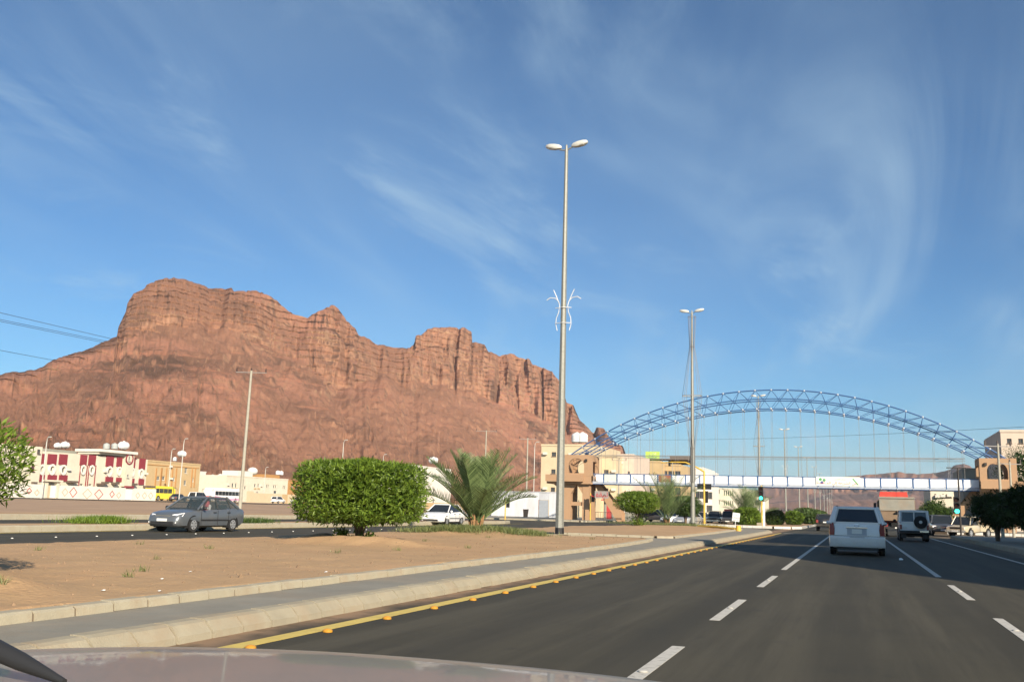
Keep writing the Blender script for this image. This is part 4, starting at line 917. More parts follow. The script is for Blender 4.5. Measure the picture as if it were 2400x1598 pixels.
# red-lettered board, billboard, temporary sign, barrier
A = atY(1394, 1170, 111.5); B = atY(1426, 1154, 111.5)
t = thing('sign_board', 'grey board with red lettering fixed beside the tower stair', 'sign', ((A.x+B.x)/2, 111.5, 0.16))
mat('board_grey', (.35, .32, .3), .6, .1)
MB().box(A.x-(A.x+B.x)/2, B.x-(A.x+B.x)/2, -.04, .04, A.z, B.z).build('board', 'board_grey', t)
MB().cyl((.3, .07, -.2), (.3, .07, B.z-.2), .04, .04, 6).build('post', 'iron_dark', t)
facing(t, text_mesh(arabic('mqf'), .85, 'ink_red'), -.35, -.05, (A.z+B.z)/2); facing(t, text_mesh(arabic('lm'), .8, 'ink_red'), .45, -.05, (A.z+B.z)/2)
mat('lime', (0.42, 0.62, 0.10), .5, .12, 1.5)
A = atY(1513, 1079, 205); B = atY(1546, 1058, 205)
t = thing('billboard', 'lime green billboard with dark lettering on a roof edge', 'billboard', ((A.x+B.x)/2, 205, A.z-.6)); w = (B.x-A.x)/2
MB().box(-w, w, -.1, .1, .6, B.z-A.z+.6).build('panel', 'lime', t)
for sx in (-w*.6, w*.6): MB().box(sx-.06, sx+.06, .12, .24, -.2, 1.6).build('strut', 'iron_dark', t)
facing(t, text_mesh(arabic('mkth'), 1.0, 'ink_green'), 0, -.11, 1.4); facing(t, text_mesh(arabic('aldhb'), .5, 'ink_white'), .2, -.11, 2.1)
q = gnd(1722, 1240, .22)
t = thing('sign_board', 'small tilted white sign with black lettering on a white stake', 'sign', (q.x, q.y, .2)); t.rotation_euler = (0, .12, 0)
MB().cyl((0, 0, -.1), (0, 0, .8), .03, .03, 6).build('stake', 'white_tube', t); MB().box(-.27, .27, -.03, 0, .62, 1.26).build('board', 'panel_white', t)
for k, s_ in enumerate(('hd', 'tHwyl', 'alsyr')): facing(t, text_mesh(arabic(s_), .2, 'ink_black'), 0, -.034, 1.12 - k*.19)
A = gnd(1636, 1235, .3); B = gnd(1724, 1239.5, .3)
t = thing('guard_rail', 'bent yellow guard rail lying at the tip of the median', 'guard rail', (B.x, B.y, .2)); d = A - B
MB().tube([(d.x, d.y, .16), (d.x*.5, d.y*.5, .2), (0, 0, .1)], .09, 8).build('rail', 'yellow_post', t, 50)
for s in (.1, .5, .9): MB().cyl((d.x*s, d.y*s, -.1), (d.x*s, d.y*s, .15), .06, .06, 6).build('rail_foot', 'yellow_post', t)
MB().cyl((.2, 0, -.05), (.2, 0, .36), .2, .17, 12).build('drum', 'yellow_post', t, 40)

# ------------------------------------------------------------------ buildings
mat('cream', (0.72, 0.66, 0.53), .9, .07, .8, .1, 20, dirt=(.55, .44, .3, .3), dscale=.35)
mat('white_wall', (0.78, 0.75, 0.68), .9, .06, .8, dirt=(.6, .52, .42, .3), dscale=.3)
mat('beige', (0.66, 0.54, 0.36), .9, .07, .8, dirt=(.5, .38, .24, .3), dscale=.3)
mat('tan', (0.56, 0.41, 0.22), .9, .08, .8, dirt=(.42, .28, .13, .3), dscale=.3)
mat('pinkish', (0.66, 0.54, 0.44), .9, .1, .8, dirt=(.7, .6, .5, .4), dscale=.5)
mat('maroon', (0.27, 0.035, 0.05), .7, .1, 1.5); mat('trim_orange', (0.50, 0.26, 0.09), .8, .1, 1)
mat('grey_slab', (0.34, 0.33, 0.27), .9, .15, .7); mat('brick_red', (.34, .12, .07), .9, .12, 2)
mat('win_glass', (0.05, 0.06, 0.07), .08, .1, .4); mat('win_frame', (0.72, 0.68, 0.58), .6, .05); mat('frame_dark', (0.12, 0.09, 0.07), .6, .1)
mat('ac_shell', (0.60, 0.57, 0.50), .6, .1, 4); mat('tank_white', (0.82, 0.82, 0.82), .5, .05, 2); mat('tank_grey', (.42, .44, .42), .6, .1, 2)
mat('door_white', (.74, .72, .66), .6, .05); mat('door_grey', (.30, .33, .37), .6, .1); mat('green_glass', (.25, .42, .12), .3, .1)
WM = {}
def wall_holes(mb, W_, H_, holes, rec=.18):
    us = sorted({0, W_} | {a for h in holes for a in h[:2]}); ws = sorted({0, H_} | {a for h in holes for a in h[2:4]})
    for i in range(len(us)-1):
        for j in range(len(ws)-1):
            cu, cw = (us[i]+us[i+1])/2, (ws[j]+ws[j+1])/2
            if any(h[0] < cu < h[1] and h[2] < cw < h[3] for h in holes): continue
            mb.quad((us[i], 0, ws[j]), (us[i+1], 0, ws[j]), (us[i+1], 0, ws[j+1]), (us[i], 0, ws[j+1]))
    for u0, u1, w0, w1 in [h[:4] for h in holes]:
        mb.quad((u0, 0, w0), (u1, 0, w0), (u1, rec, w0), (u0, rec, w0)); mb.quad((u0, rec, w1), (u1, rec, w1), (u1, 0, w1), (u0, 0, w1))
        mb.quad((u0, 0, w0), (u0, rec, w0), (u0, rec, w1), (u0, 0, w1)); mb.quad((u1, rec, w0), (u1, 0, w0), (u1, 0, w1), (u1, rec, w1))
def window(par, u0, u1, w0, w1, rec=.18, fm='win_frame', gm='win_glass', bars=1):
    key = ('w', round(u1-u0, 2), round(w1-w0, 2), fm, bars)
    a, b = (u1-u0)/2, (w1-w0)/2
    if key not in WM:
        m_ = MB(); f = min(.07, a*.2)
        m_.box(-a, -a+f, -.06, 0, -b, b); m_.box(a-f, a, -.06, 0, -b, b); m_.box(-a+f, a-f, -.06, 0, b-f, b); m_.box(-a+f, a-f, -.06, 0, -b, -b+f)
        for k in range(bars): x = -a + 2*a*(k+1)/(bars+1); m_.box(x-f*.35, x+f*.35, -.05, 0, -b+f, b-f)
        g_ = MB(); g_.quad((-a, -.01, -b), (a, -.01, -b), (a, -.01, b), (-a, -.01, b))
        s_ = MB(); s_.box(-a-.06, a+.06, -rec-.08, -rec+.1, -b-.09, -b-.005)
        WM[key] = (m_.mesh('window', fm), g_.mesh('pane', gm), s_.mesh('sill', fm))
    me = WM[key]; o = ob('window', me[0], par, ((u0+u1)/2, rec, (w0+w1)/2)); pn = ob('pane', me[1], o)
    ob('sill', me[2], o); return o
def ac_unit(par, u, w, d=0, s=1.0):
    a = bxo(par, 'air_conditioner', 'ac_shell', u-.36*s, u+.36*s, -.5, -.02, w-.22*s, w+.22*s); return a
def building(name, label, loc, rz, W_, D_, H_, m, wins=(), doors=(), par_h=.6, fm='win_frame', bars=1, acs=(), cat='building', side=(), group=None, cornice=True):
    t = thing(name, label, cat, loc, rz, group)
    mb = MB(); holes = [tuple(w[:4]) for w in wins] + [tuple(d[:4]) for d in doors]
    wall_holes(mb, W_, H_, holes)
    mb.quad((W_, 0, 0), (W_, D_, 0), (W_, D_, H_), (W_, 0, H_)); mb.quad((W_, D_, 0), (0, D_, 0), (0, D_, H_), (W_, D_, H_)); mb.quad((0, D_, 0), (0, 0, 0), (0, 0, H_), (0, D_, H_))
    k = .25
    mb.quad((0, 0, H_), (W_, 0, H_), (W_-k, k, H_), (k, k, H_)); mb.quad((W_, 0, H_), (W_, D_, H_), (W_-k, D_-k, H_), (W_-k, k, H_)); mb.quad((W_, D_, H_), (0, D_, H_), (k, D_-k, H_), (W_-k, D_-k, H_)); mb.quad((0, D_, H_), (0, 0, H_), (k, k, H_), (k, D_-k, H_))
    for (a, b) in (((k, k), (W_-k, k)), ((W_-k, k), (W_-k, D_-k)), ((W_-k, D_-k), (k, D_-k)), ((k, D_-k), (k, k))):
        mb.quad((*a, H_), (*b, H_), (*b, H_-par_h), (*a, H_-par_h))
    mb.build('wall', m, t)
    rf = MB(); rf.quad((k, k, H_-par_h+.01), (W_-k, k, H_-par_h+.01), (W_-k, D_-k, H_-par_h+.01), (k, D_-k, H_-par_h+.01)); rf.build('roof', 'grey_slab', t)
    if cornice: bxo(t, 'cornice', m, -.08, W_+.08, -.10, -.003, H_-.28, H_+.05)
    for w in wins: window(t, *w[:4], fm=fm, bars=bars)
    for d in doors:
        dd = bxo(t, 'door', d[4] if len(d) > 4 else 'door_grey', d[0], d[1], .1, .16, d[2], d[3]); bxo(dd, 'handle', 'iron_dark', .3*(d[1]-d[0]), .3*(d[1]-d[0])+.06, -.08, -.03, -.1, .1)
    for a in acs: ac_unit(t, *a)
    return t
def tank(label, loc, s=1.0, kind='round', m='tank_white'):
    t = thing('water_tank', label, 'water tank', loc, 0, 'roof water tanks')
    if kind == 'round':
        b = MB(); b.loft([[(r_*s*math.cos(2*math.pi*i/14), r_*s*math.sin(2*math.pi*i/14), z*s) for i in range(14)] for z, r_ in ((.15, .75), (.2, .85), (.5, .87), (.55, .82), (.6, .87), (.9, .87), (.95, .82), (1.0, .87), (1.3, .85), (1.55, .62), (1.65, .3))]); b.build('shell', m, t, 40)
        MB().cyl((0, 0, 1.6*s), (0, 0, 1.75*s), .24*s, .24*s, 10).build('lid', m, t)
    else:
        b = MB(); b.loft([[(x*s, r_*s*math.cos(2*math.pi*i/12), (1.0 + r_*math.sin(2*math.pi*i/12))*s) for i in range(12)] for x, r_ in ((-1.15, .3), (-1.1, .62), (-.8, .8), (-.4, .8), (-.37, .74), (-.33, .8), (.33, .8), (.37, .74), (.4, .8), (.8, .8), (1.1, .62), (1.15, .3))]); b.build('shell', m, t, 40)
        MB().cyl((0, 0, 1.75*s), (0, 0, 1.95*s), .25*s, .25*s, 10).build('lid', m, t)
    st = MB()
    for x in (-.6, .6):
        for y in (-.4, .4): st.box(x*s-.05, x*s+.05, y*s-.05, y*s+.05, -.02, .35*s)
    st.build('stand', 'frame_dark', t); return t
def roof_tank(label, px_, pyb, plane, val, s, kind='round', m='tank_white', base=None):
    p = atX(px_, pyb, val) if plane == 'x' else atY(px_, pyb, val)
    if base is not None: p.z = base
    return tank(label, p, s, kind, m)

def Z1(a, b): return a/4.48, 950 + b/4.48
def Z2(a, b): return 300 + a/4.48, 950 + b/4.48
# --- maroon-striped cream house
def rect(f, a0, a1, b0, b1):
    am, bm = (a0+a1)/2, (b0+b1)/2; u0, u1, w1, w0 = f(a0, bm)[0], f(a1, bm)[0], f(am, b0)[1], f(am, b1)[1]
    return min(u0, u1), max(u0, u1), min(w0, w1), max(w0, w1)
X0 = -137.0; g0 = gz(X0)
def onX(f, a, b, X_): p = atX(*f(a, b), X_); return p.y, p.z
yl = onX(Z1, 120, 700, X0)[0]; yr = onX(Z1, 1540, 700, X0)[0]
ztop = onX(Z1, 960, 520, X0)[1]
H1 = ztop - g0
wins = []
def wy(a, b): y, z = onX(Z1, a, b, X0); return y - yl, z - g0
for a0, a1, b0, b1 in ((420, 445, 640, 705), (520, 556, 640, 690), (640, 678, 645, 705), (848, 884, 645, 705), (938, 974, 650, 708), (1122, 1160, 660, 715), (1460, 1488, 690, 740), (840, 872, 820, 845), (930, 962, 822, 848), (300, 328, 635, 690)):
    wins.append(rect(wy, a0, a1, b0, b1))
hs = building('house', 'cream house with maroon vertical bands and oval window surrounds', (X0, yl, g0), math.pi/2, yr-yl, 14, H1, 'cream', wins, fm='win_frame', acs=[(*wy(365, 665), 0), (*wy(715, 672), 0), (*wy(1098, 690), 0), (*wy(1525, 715), 0)], cornice=False)
def patch(par, name, m, a0, a1, b0, b1, y0, y1, f=wy):
    u0, u1, w0, w1 = rect(f, a0, a1, b0, b1); return bxo(par, name, m, u0, u1, y0, y1, w0, w1)
def band(a0, a1, b0, b1): patch(hs, 'maroon_band', 'maroon', a0, a1, b0, b1, -.22, -.015)
def ring_oval(par, m, cu, cw, ru, rw, y0=-.30, y1=-.02, k0=.62, n=18, arch=False):
    b = MB()
    for i in range(n):
        a0, a1 = 2*math.pi*i/n, 2*math.pi*(i+1)/n
        P = [(cu + r*ru*math.cos(a), cw + r*rw*math.sin(a)) for r, a in ((1, a0), (1, a1), (k0, a1), (k0, a0))]
        b.prism(P, 'y', y0, y1)
    b.build('oval_surround', m, par)
segs = [(392, 460, 505, 618), (392, 460, 726, 798), (496, 588, 510, 617), (496, 588, 728, 790), (616, 700, 512, 620), (616, 700, 730, 795), (838, 906, 516, 626), (926, 998, 520, 628), (1110, 1186, 528, 640), (1104, 1180, 748, 800), (1222, 1276, 540, 640), (1216, 1270, 756, 800), (1360, 1414, 550, 655), (1352, 1404, 765, 812), (1458, 1520, 558, 668), (1452, 1505, 770, 832)]
for s_ in segs: band(*s_)
for a in (834, 904, 924, 994): patch(hs, 'maroon_strip', 'maroon', a-3, a+3, 628, 845, -.14, -.012)
for ca, cb_, ra, rb in ((432, 672, 30, 58), (539, 672, 36, 60), (658, 676, 34, 56), (866, 675, 27, 55), (956, 678, 28, 55), (1142, 692, 30, 58), (1475, 715, 24, 54), (1245, 690, 22, 50), (1385, 700, 20, 48)):
    cu, cw = wy(ca, cb_); ru = wy(ca+ra, cb_)[0] - cu; rw = cw - wy(ca, cb_+rb)[1]; ring_oval(hs, 'white_wall', cu, cw, ru, rw)
for a0, a1, b in ((465, 590, 782), (690, 775, 790), (1010, 1055, 815), (1060, 1095, 800), (1165, 1210, 805), (1345, 1400, 815), (300, 345, 800), (1500, 1590, 842)): patch(hs, 'awning', 'frame_dark', a0, a1, b, b+22, -1.1, -.02)
# stair tower and roof slab of the house
patch(hs, 'stair_tower', 'cream', 1282, 1360, 505, 850, -.9, -.016); patch(hs, 'roof_slab', 'white_wall', 1002, 1396, 472, 500, -1.3, 5.0); patch(hs, 'roof_room', 'cream', 1010, 1380, 500, 524, -.6, 4.5)
cu, cw = wy(1320, 560); ring_oval(hs, 'maroon', cu, cw, wy(1360, 560)[0]-cu, 1.15, -1.05, -.91, .78)
u0, u1, w0, w1 = rect(wy, 1306, 1326, 528, 580); o_ = window(hs, u0, u1, w0, w1); o_.location.y = -.93
u0, u1, w0, w1 = rect(wy, 1288, 1310, 718, 755); o_ = window(hs, u0, u1, w0, w1); o_.location.y = -.93
patch(hs, 'roof_screen', 'grey_slab', 425, 850, 462, 512, 1.0, 1.2)
lw = wy(425, 430); bxo(hs, 'side_wing', 'cream', -3, wy(420, 450)[0], -.6, 8, 0, wy(300, 425)[1])
u0, u1, w0, w1 = rect(wy, 300, 328, 630, 690); o_ = window(hs, u0, u1, w0, w1, fm='maroon'); o_.location.y = -.62
u0, u1, w0, w1 = rect(wy, 362, 390, 460, 505); o_ = window(hs, u0, u1, w0, w1, fm='frame_dark'); o_.location.y = -.62
for a, b, s_, kd, mm, lb in ((605, 455, .8, 'flat', 'tank_white', 'white lying water tank, smaller of two behind the grey roof screen'), (680, 455, .95, 'flat', 'tank_white', 'white lying water tank, larger of two behind the grey roof screen'), (1115, 462, 1.0, 'round', 'tank_grey', 'first grey upright water tank on the striped house roof'), (1200, 462, 1.0, 'round', 'tank_grey', 'grey upright water tank next to the big white one'), (1295, 468, 1.25, 'flat', 'tank_white', 'big white water tank on the striped house roof slab')):
    p = atX(*Z1(a, b), X0-1.5); tank(lb, p, s_*.74, kd, mm).rotation_euler = (0, 0, 1.57)
# perimeter wall with diamonds
XW = -132.0; gw = gz(XW)
wl = onX(Z1, 20, 900, XW)[0]; wr = onX(Z1, 1640, 900, XW)[0]; WH = onX(Z1, 915, 848, XW)[1] - gw
def wv(a, b): y, z = onX(Z1, a, b, XW); return y - wl, z - gw
pw_ = thing('garden_wall', 'whitewashed garden wall with diamond mouldings before the striped house', 'wall', (XW, wl, gw), math.pi/2)
g0u, g1u = wv(470, 900)[0], wv(612, 900)[0]; e0, e1 = wv(1318, 900)[0], wv(1392, 900)[0]
for a, b in ((0, g0u), (g1u, e0), (e1, wr-wl)): bxo(pw_, 'wall_bay', 'white_wall', a, b, 0, .3, -.1, WH)
bxo(pw_, 'gate_pier', 'cream', g0u, g0u+.5, -.15, .6, 0, WH+.55); bxo(pw_, 'gate_pier', 'cream', g1u-.5, g1u, -.15, .6, 0, WH+.55); bxo(pw_, 'gate_lintel', 'cream', g0u-.4, g1u+.4, -.5, .5, WH+.56, WH+.85)
bxo(pw_, 'gate', 'door_white', (g0u+g1u)/2-.2, g1u-.55, .1, .2, 0, WH-.1); bxo(pw_, 'gate', 'beige', g0u+.52, (g0u+g1u)/2-.22, .1, .2, 0, WH-.1)
bxo(pw_, 'gate', 'door_white', e0+.1, e1-.1, .1, .2, 0, WH-.15); bxo(pw_, 'gate_lintel', 'maroon', e0-.1, e1+.1, -.2, .3, WH-.02+.03, WH+.4)
mat('mould_tan', (.52, .40, .30), .8, .1); mat('mould_red', (.38, .10, .09), .8, .1)
for a, b, r, m_ in ((305, 895, 28, 'mould_red'), (385, 912, 28, 'mould_tan'), (680, 908, 34, 'mould_tan'), (768, 910, 42, 'mould_red'), (915, 925, 52, 'mould_tan'), (1036, 930, 47, 'mould_red'), (1175, 930, 27, 'mould_red'), (1245, 940, 25, 'mould_tan'), (1445, 942, 24, 'mould_tan'), (1515, 944, 26, 'mould_tan'), (1580, 946, 26, 'mould_tan')):
    cu, cw = wv(a, b); du = (wv(a+r, b)[0]-cu); dw = min(.95, du); q = MB(); w_ = .12
    C4 = [(cu-du, cw), (cu, cw-dw), (cu+du, cw), (cu, cw+dw)]; c4 = [(cu+(x-cu)*(1-w_/du*1.3), cw+(z-cw)*(1-w_/dw*1.3)) for x, z in C4]
    for i in range(4): q.prism([C4[i], C4[(i+1) % 4], c4[(i+1) % 4], c4[i]], 'y', -.06, -.003)
    q.build('diamond_moulding', m_, pw_)
# --- tan house
X2 = -150.0
def onB(X_, f): return lambda a, b: onX(f, a, b, X_)
A_ = onX(Z1, 1525, 700, X2); B_ = onX(Z1, 2095, 750, X2); H2 = onX(Z1, 1800, 592, X2)[1] - gz(X2); y2 = A_[0]
def w2(a, b): y, z = onX(Z1, a, b, X2); return y - y2, z - gz(X2)
wins = []
for a0, a1, b0, b1 in ((1646, 1676, 742, 785), (1700, 1730, 742, 785), (1810, 1836, 752, 790), (1940, 1966, 655, 712), (1930, 1956, 785, 838), (2018, 2036, 760, 802)):
    wins.append(rect(w2, a0, a1, b0, b1))
th = building('house', 'plain tan house with thin orange pilasters beside the striped house', (X2, y2, gz(X2)), math.pi/2, B_[0]-y2, 12, H2, 'tan', wins, acs=[(*w2(1792, 768), 0), (*w2(1785, 640), 0)])
for a in (1634, 1686, 1692, 1742, 1806, 1846, 2012, 2044): patch(th, 'pilaster', 'trim_orange', a-5, a+4, 655, 860, -.16, -.015, w2)
patch(th, 'string_course', 'trim_orange', 1545, 2090, 634, 642, -.12, -.013, w2)
roof_tank('white lying water tank on the tan house roof', *Z1(1907, 545), 'x', -153, .85, 'flat'); roof_tank('small white water tank at the tan house roof edge', *Z1(1835, 585), 'x', -156, .6)
# --- small white houses behind
for i, (a0, a1, b0, X_, D_, lb) in enumerate(((2088, 2165, 690, -215, 10, 'narrow white house behind the tan house'), (2150, 2370, 790, -230, 10, 'low white house with two roof domes'))):
    y, z = onX(Z1, a0, b0, X_); y_, _ = onX(Z1, a1, b0, X_); hh = z - gz(X_)
    building('house', lb, (X_, y, gz(X_)), math.pi/2, y_-y, D_, hh, 'white_wall', [(1+k*2.6, 2+k*2.6, hh*.3, hh*.3+1.3) for k in range(int((y_-y-2)/2.6))])
    if i: 
        for k, (a, s_) in enumerate(((2230, 1.5), (2310, 1.7))):
            p = atX(*Z1(a, 785), X_ - 3); d = MB(); d.ball((0, 0, s_*.9), s_, s_, s_*1.1, 14, 8); d.cyl((0, 0, -.3), (0, 0, s_*.9), s_*.98, s_*.98, 14)
            tag(d.build('dome', 'white_wall', None, 40, (p.x, p.y, hh + gz(X_) - .3)), ['smaller white dome on the low white house', 'larger white dome on the low white house'][k], 'dome', 'white domes')
# --- cream two-storey house
X3 = -182.0; y3, z3 = onX(Z2, 1040, 742, X3); y3r, _ = onX(Z2, 1682, 770, X3); g3 = gz(X3); H3 = onX(Z2, 1360, 752, X3)[1] - g3
def w3(a, b): y, z = onX(Z2, a, b, X3); return y - y3, z - g3
wins = []
for a0, a1, b0, b1 in ((1090, 1108, 815, 862), (1126, 1142, 815, 862), (1200, 1216, 845, 878), (1222, 1238, 845, 878), (1326, 1342, 822, 858), (1362, 1376, 822, 858), (1452, 1464, 828, 864), (1468, 1480, 828, 864), (1526, 1540, 834, 868), (1546, 1558, 834, 868), (1626, 1638, 840, 876), (1642, 1654, 840, 876), (1208, 1222, 765, 780), (1530, 1560, 895, 925)):
    wins.append(rect(w3, a0, a1, b0, b1))
c3 = building('house', 'long cream two-storey house with paired windows behind the coach', (X3, y3, g3), math.pi/2, y3r-y3, 14, H3, 'cream', wins, bars=0, fm='win_frame', acs=[(*w3(1048, 832), 0), (*w3(1396, 842), 0)])
for a0, a1 in ((1084, 1112), (1120, 1148), (1320, 1346), (1356, 1382)): patch(c3, 'window_surround', 'tan', a0, a1, 866, 880, -.15, -.012, w3)
patch(c3, 'roof_room', 'white_wall', 1212, 1365, 690, 745, 2, 8, w3); patch(c3, 'roof_room', 'trim_orange', 1522, 1672, 728, 768, 3, 8, w3)
p = atX(*Z2(1308, 690), X3-4); d = MB(); d.ball((0, 0, 0), 1.7, 1.7, 1.3, 14, 8); tag(d.build('dome', 'white_wall', None, 40, p), 'white dome on the roof room of the cream house', 'dome', 'white domes')
roof_tank('white water tank, left of two above the orange roof room', *Z2(1572, 730), 'x', X3-5, .9, 'round'); roof_tank('white water tank, right of two above the orange roof room', *Z2(1608, 732), 'x', X3-5, .85, 'round')
ya, za = onX(Z2, 1690, 782, -200); yb, _ = onX(Z2, 1900, 782, -200)
building('house', 'orange house half hidden behind the wide clipped bush', (-200, ya, gz(-200)), math.pi/2, yb-ya, 12, za-gz(-200), 'trim_orange', [(2, 3, 2, 3.4), (5, 6, 2, 3.4), (2, 3, 5.2, 6.6), (5, 6, 5.2, 6.6)])
ya, za = onX(Z2, 1255, 915, -168); yb, _ = onX(Z2, 1790, 925, -168)
gw_ = thing('garden_wall', 'beige garden wall with yellow gate behind the parked white cars', 'wall', (-168, ya, gz(-168)), math.pi/2)
hh = za - gz(-168) 
for k in range(9): L_ = (yb-ya)/9; bxo(gw_, 'wall_bay', 'beige' if k != 6 else 'tan', k*L_+.02, (k+1)*L_-.02, 0 if k % 2 else -.03, .3, -.2, hh + (.5 if k == 0 else 0))
# long low wall left of it, behind the coach
ya, za = onX(Z2, 470, 905, -172); yb, _ = onX(Z2, 900, 905, -172)
gw_ = thing('garden_wall', 'low beige boundary wall running behind the dark parked car', 'wall', (-172, ya, gz(-172)), math.pi/2)
for k in range(7): L_ = (yb-ya)/7; bxo(gw_, 'wall_bay', 'beige', k*L_+.02, (k+1)*L_-.02, 0 if k % 2 else -.03, .3, -.2, za-gz(-172))
# --- white house behind the palm
def Z3(a, b): return 650 + a/4.48, 980 + b/4.48
def Z4(a, b): return 950 + a/4.48, 980 + b/4.48
X5 = -118.0; y5, z5_ = onX(Z3, 1430, 502, X5); y5r, _ = onX(Z3, 1830, 520, X5); g5 = gz(X5)
building('house', 'white house with roof tank partly hidden by the young palm', (X5, y5, g5), math.pi/2, y5r-y5, 12, onX(Z3, 1600, 510, X5)[1]-g5, 'white_wall', [(9+k*5.2, 10.4+k*5.2, 3.6, 5.8) for k in range(2)] + [(9+k*5.2, 10.4+k*5.2, .8, 2.6) for k in range(2)])
roof_tank('ribbed white water tank over the white house by the palm', *Z3(1638, 482), 'x', -120, 1.15, 'flat')
ya, za = onX(Z3, 1560, 878, -104); yb, _ = onX(Z3, 2250, 890, -104)
gw_ = thing('garden_wall', 'sand-coloured boundary wall behind the white sedan', 'wall', (-104, ya, gz(-104)-.1), math.pi/2)
for k in range(8): L_ = (yb-ya)/8; bxo(gw_, 'wall_bay', 'tan', k*L_+.02, (k+1)*L_-.02, 0 if k % 2 else -.03, .3, -.2, max(1.2, za-gz(-104)))
# --- white metal fence
def onYp(f, a, b, Y_): p = atY(*f(a, b), Y_); return p.x, p.z
YF = 134.0; xa, _ = onYp(Z4, 905, 900, YF); xb, _ = onYp(Z4, 1790, 900, YF); zt = onYp(Z4, 1300, 775, YF)[1]
mat('sheet_metal', (.66, .68, .72), .5, .1, 2, metal=.2, dirt=(.42, .40, .40, .45), dscale=.8, stretch=(1, 1, .25))
fc = thing('metal_fence', 'tall fence of white sheet-metal panels behind the bridge tower', 'fence', (xa, YF, .16), 0); n_ = 16; L_ = (xb-xa)/n_
for k in range(n_):
    if k in (9, 10): continue
    pm = MB()
    for q in range(6):
        u0 = k*L_ + q*L_/6; pm.prism([(u0+.01, 0), (u0+L_/12, -.05), (u0+L_/6, 0), (u0+L_/6, .03), (u0+.01, .03)], 'z', -.1, zt-.16)
    pm.build('panel', 'sheet_metal', fc)
bxo(fc, 'panel', 'sheet_metal', 9*L_, 11*L_, 0, .03, 2.5, zt-.16); bxo(fc, 'door', 'door_grey', 9*L_+.1, 11*L_-.1, .02, .08, -.1, 2.46)
bxo(fc, 'top_rail', 'sheet_metal', -.1, n_*L_+.1, -.09, .06, zt-.155, zt-.05)
q = atY(*Z4(1240, 1000), 130); bn_ = thing('rubbish_bin', 'small black bin at the foot of the metal fence', 'bin', (q.x, 131, .16)); MB().loft([[(x*s, y*s, z) for x, y in ((-.3, -.3), (.3, -.3), (.3, .3), (-.3, .3))] for z, s in ((0, .8), (1.0, 1.05))]).build('body', 'iron_dark', bn_); MB().box(-.34, .34, -.34, .34, 1.0, 1.08).build('lid', 'iron_dark', bn_)
# --- blocks behind the bridge
def Z5(a, b): return 1250 + a/4.48, 950 + b/4.48
def blk(name, label, f, a0, a1, b, Y_, D_, m, wl_=(), acs=(), bars=1, fm='frame_dark', base=.16, auto=None):
    x0, z0 = onYp(f, a0, b, Y_); x1, _ = onYp(f, a1, b, Y_); zt_ = onYp(f, (a0+a1)/2, b, Y_)[1]; H_ = zt_ - base; wins = []
    for q in wl_:
        ua, ub, wa_, wb_ = rect(lambda a, b: onYp(f, a, b, Y_), *q); wins.append((ua-x0, ub-x0, wa_-base, wb_-base))
    if auto:
        nx, nz, ww, wh, z_0, dz = auto
        wins = [((x1-x0)*(i+.5)/nx - ww/2, (x1-x0)*(i+.5)/nx + ww/2, z_0+j*dz, z_0+j*dz+wh) for i in range(nx) for j in range(nz) if z_0+j*dz+wh < H_-.4]
    aa = []
    for a, c in acs: u, w = onYp(f, a, c, Y_); aa.append((u-x0, w-base))
    return building(name, label, (x0, Y_, base), 0, x1-x0, D_, H_, m, wins, bars=bars, fm=fm, acs=aa), H_+base
fl, fh = blk('apartment_block', 'tall beige flats with wall air conditioners behind the left tower', Z4, 1430, 2010, 275, 160, 18, 'beige', [(1535, 1582, 355, 400), (1530, 1576, 535, 580), (1525, 1570, 725, 770), (1780, 1820, 560, 600), (1880, 1925, 360, 400)], [(1472, 370), (1470, 735), (1740, 380)])
for k, a in enumerate((1800, 1860)): roof_tank(['white roof tank on the beige flats, left of the pair', 'white roof tank on the beige flats, right of the pair'][k], *Z4(a, 262), 'y', 163, 1.1)
blk('apartment_block', 'lower beige wing joined to the tall flats', Z5, 655, 880, 520, 164, 16, 'beige', [(740, 790, 675, 720), (738, 788, 868, 912)], [(848, 690), (846, 882)])
blk('apartment_block', 'pale pink patched house between the beige wing and the tan block', Z5, 884, 1056, 512, 168, 14, 'pinkish', [(990, 1012, 690, 722), (992, 1012, 880, 912), (910, 930, 700, 730)], [(920, 600), (1002, 898)])
blk('apartment_block', 'tan block below the lime billboard', Z5, 1062, 1340, 582, 196, 20, 'tan', [(1165, 1220, 718, 760), (1245, 1280, 870, 895)], [(1262, 880)])
blk('apartment_block', 'orange tan block next to the one below the lime billboard', Z5, 1344, 1548, 618, 200, 20, 'tan', auto=(3, 3, 1.2, 1.4, 1.5, 3.4))
blk('apartment_block', 'white block with stepped parapet beyond the signal mast', Z5, 1552, 1790, 650, 236, 20, 'white_wall', auto=(5, 4, 1.2, 1.6, 1.6, 3.2)); blk('apartment_block', 'white corner turret beside the stepped white block', Z5, 1794, 1868, 690, 240, 14, 'white_wall', auto=(2, 3, 1.2, 1.6, 1.6, 3.2))
p = atY(*Z5(1465, 600), 204); rr = thing('roof_shed', 'dark steel shed frame on the orange tan block roof', 'shed', (p.x, 206, p.z-.3)); bxo(rr, 'shed_roof', 'frame_dark', -5.5, 3.2, -1.5, 3, .95, 1.1)
for dx_ in (-5, -2.4, .3, 2.9): bxo(rr, 'shed_post', 'iron_dark', dx_-.06, dx_+.06, -1.3, -1.18, -.3, .95)
bxo(rr, 'mesh_screen', 'frame_dark', -1.5, 3.1, 2.7, 2.8, .1, 2.0)
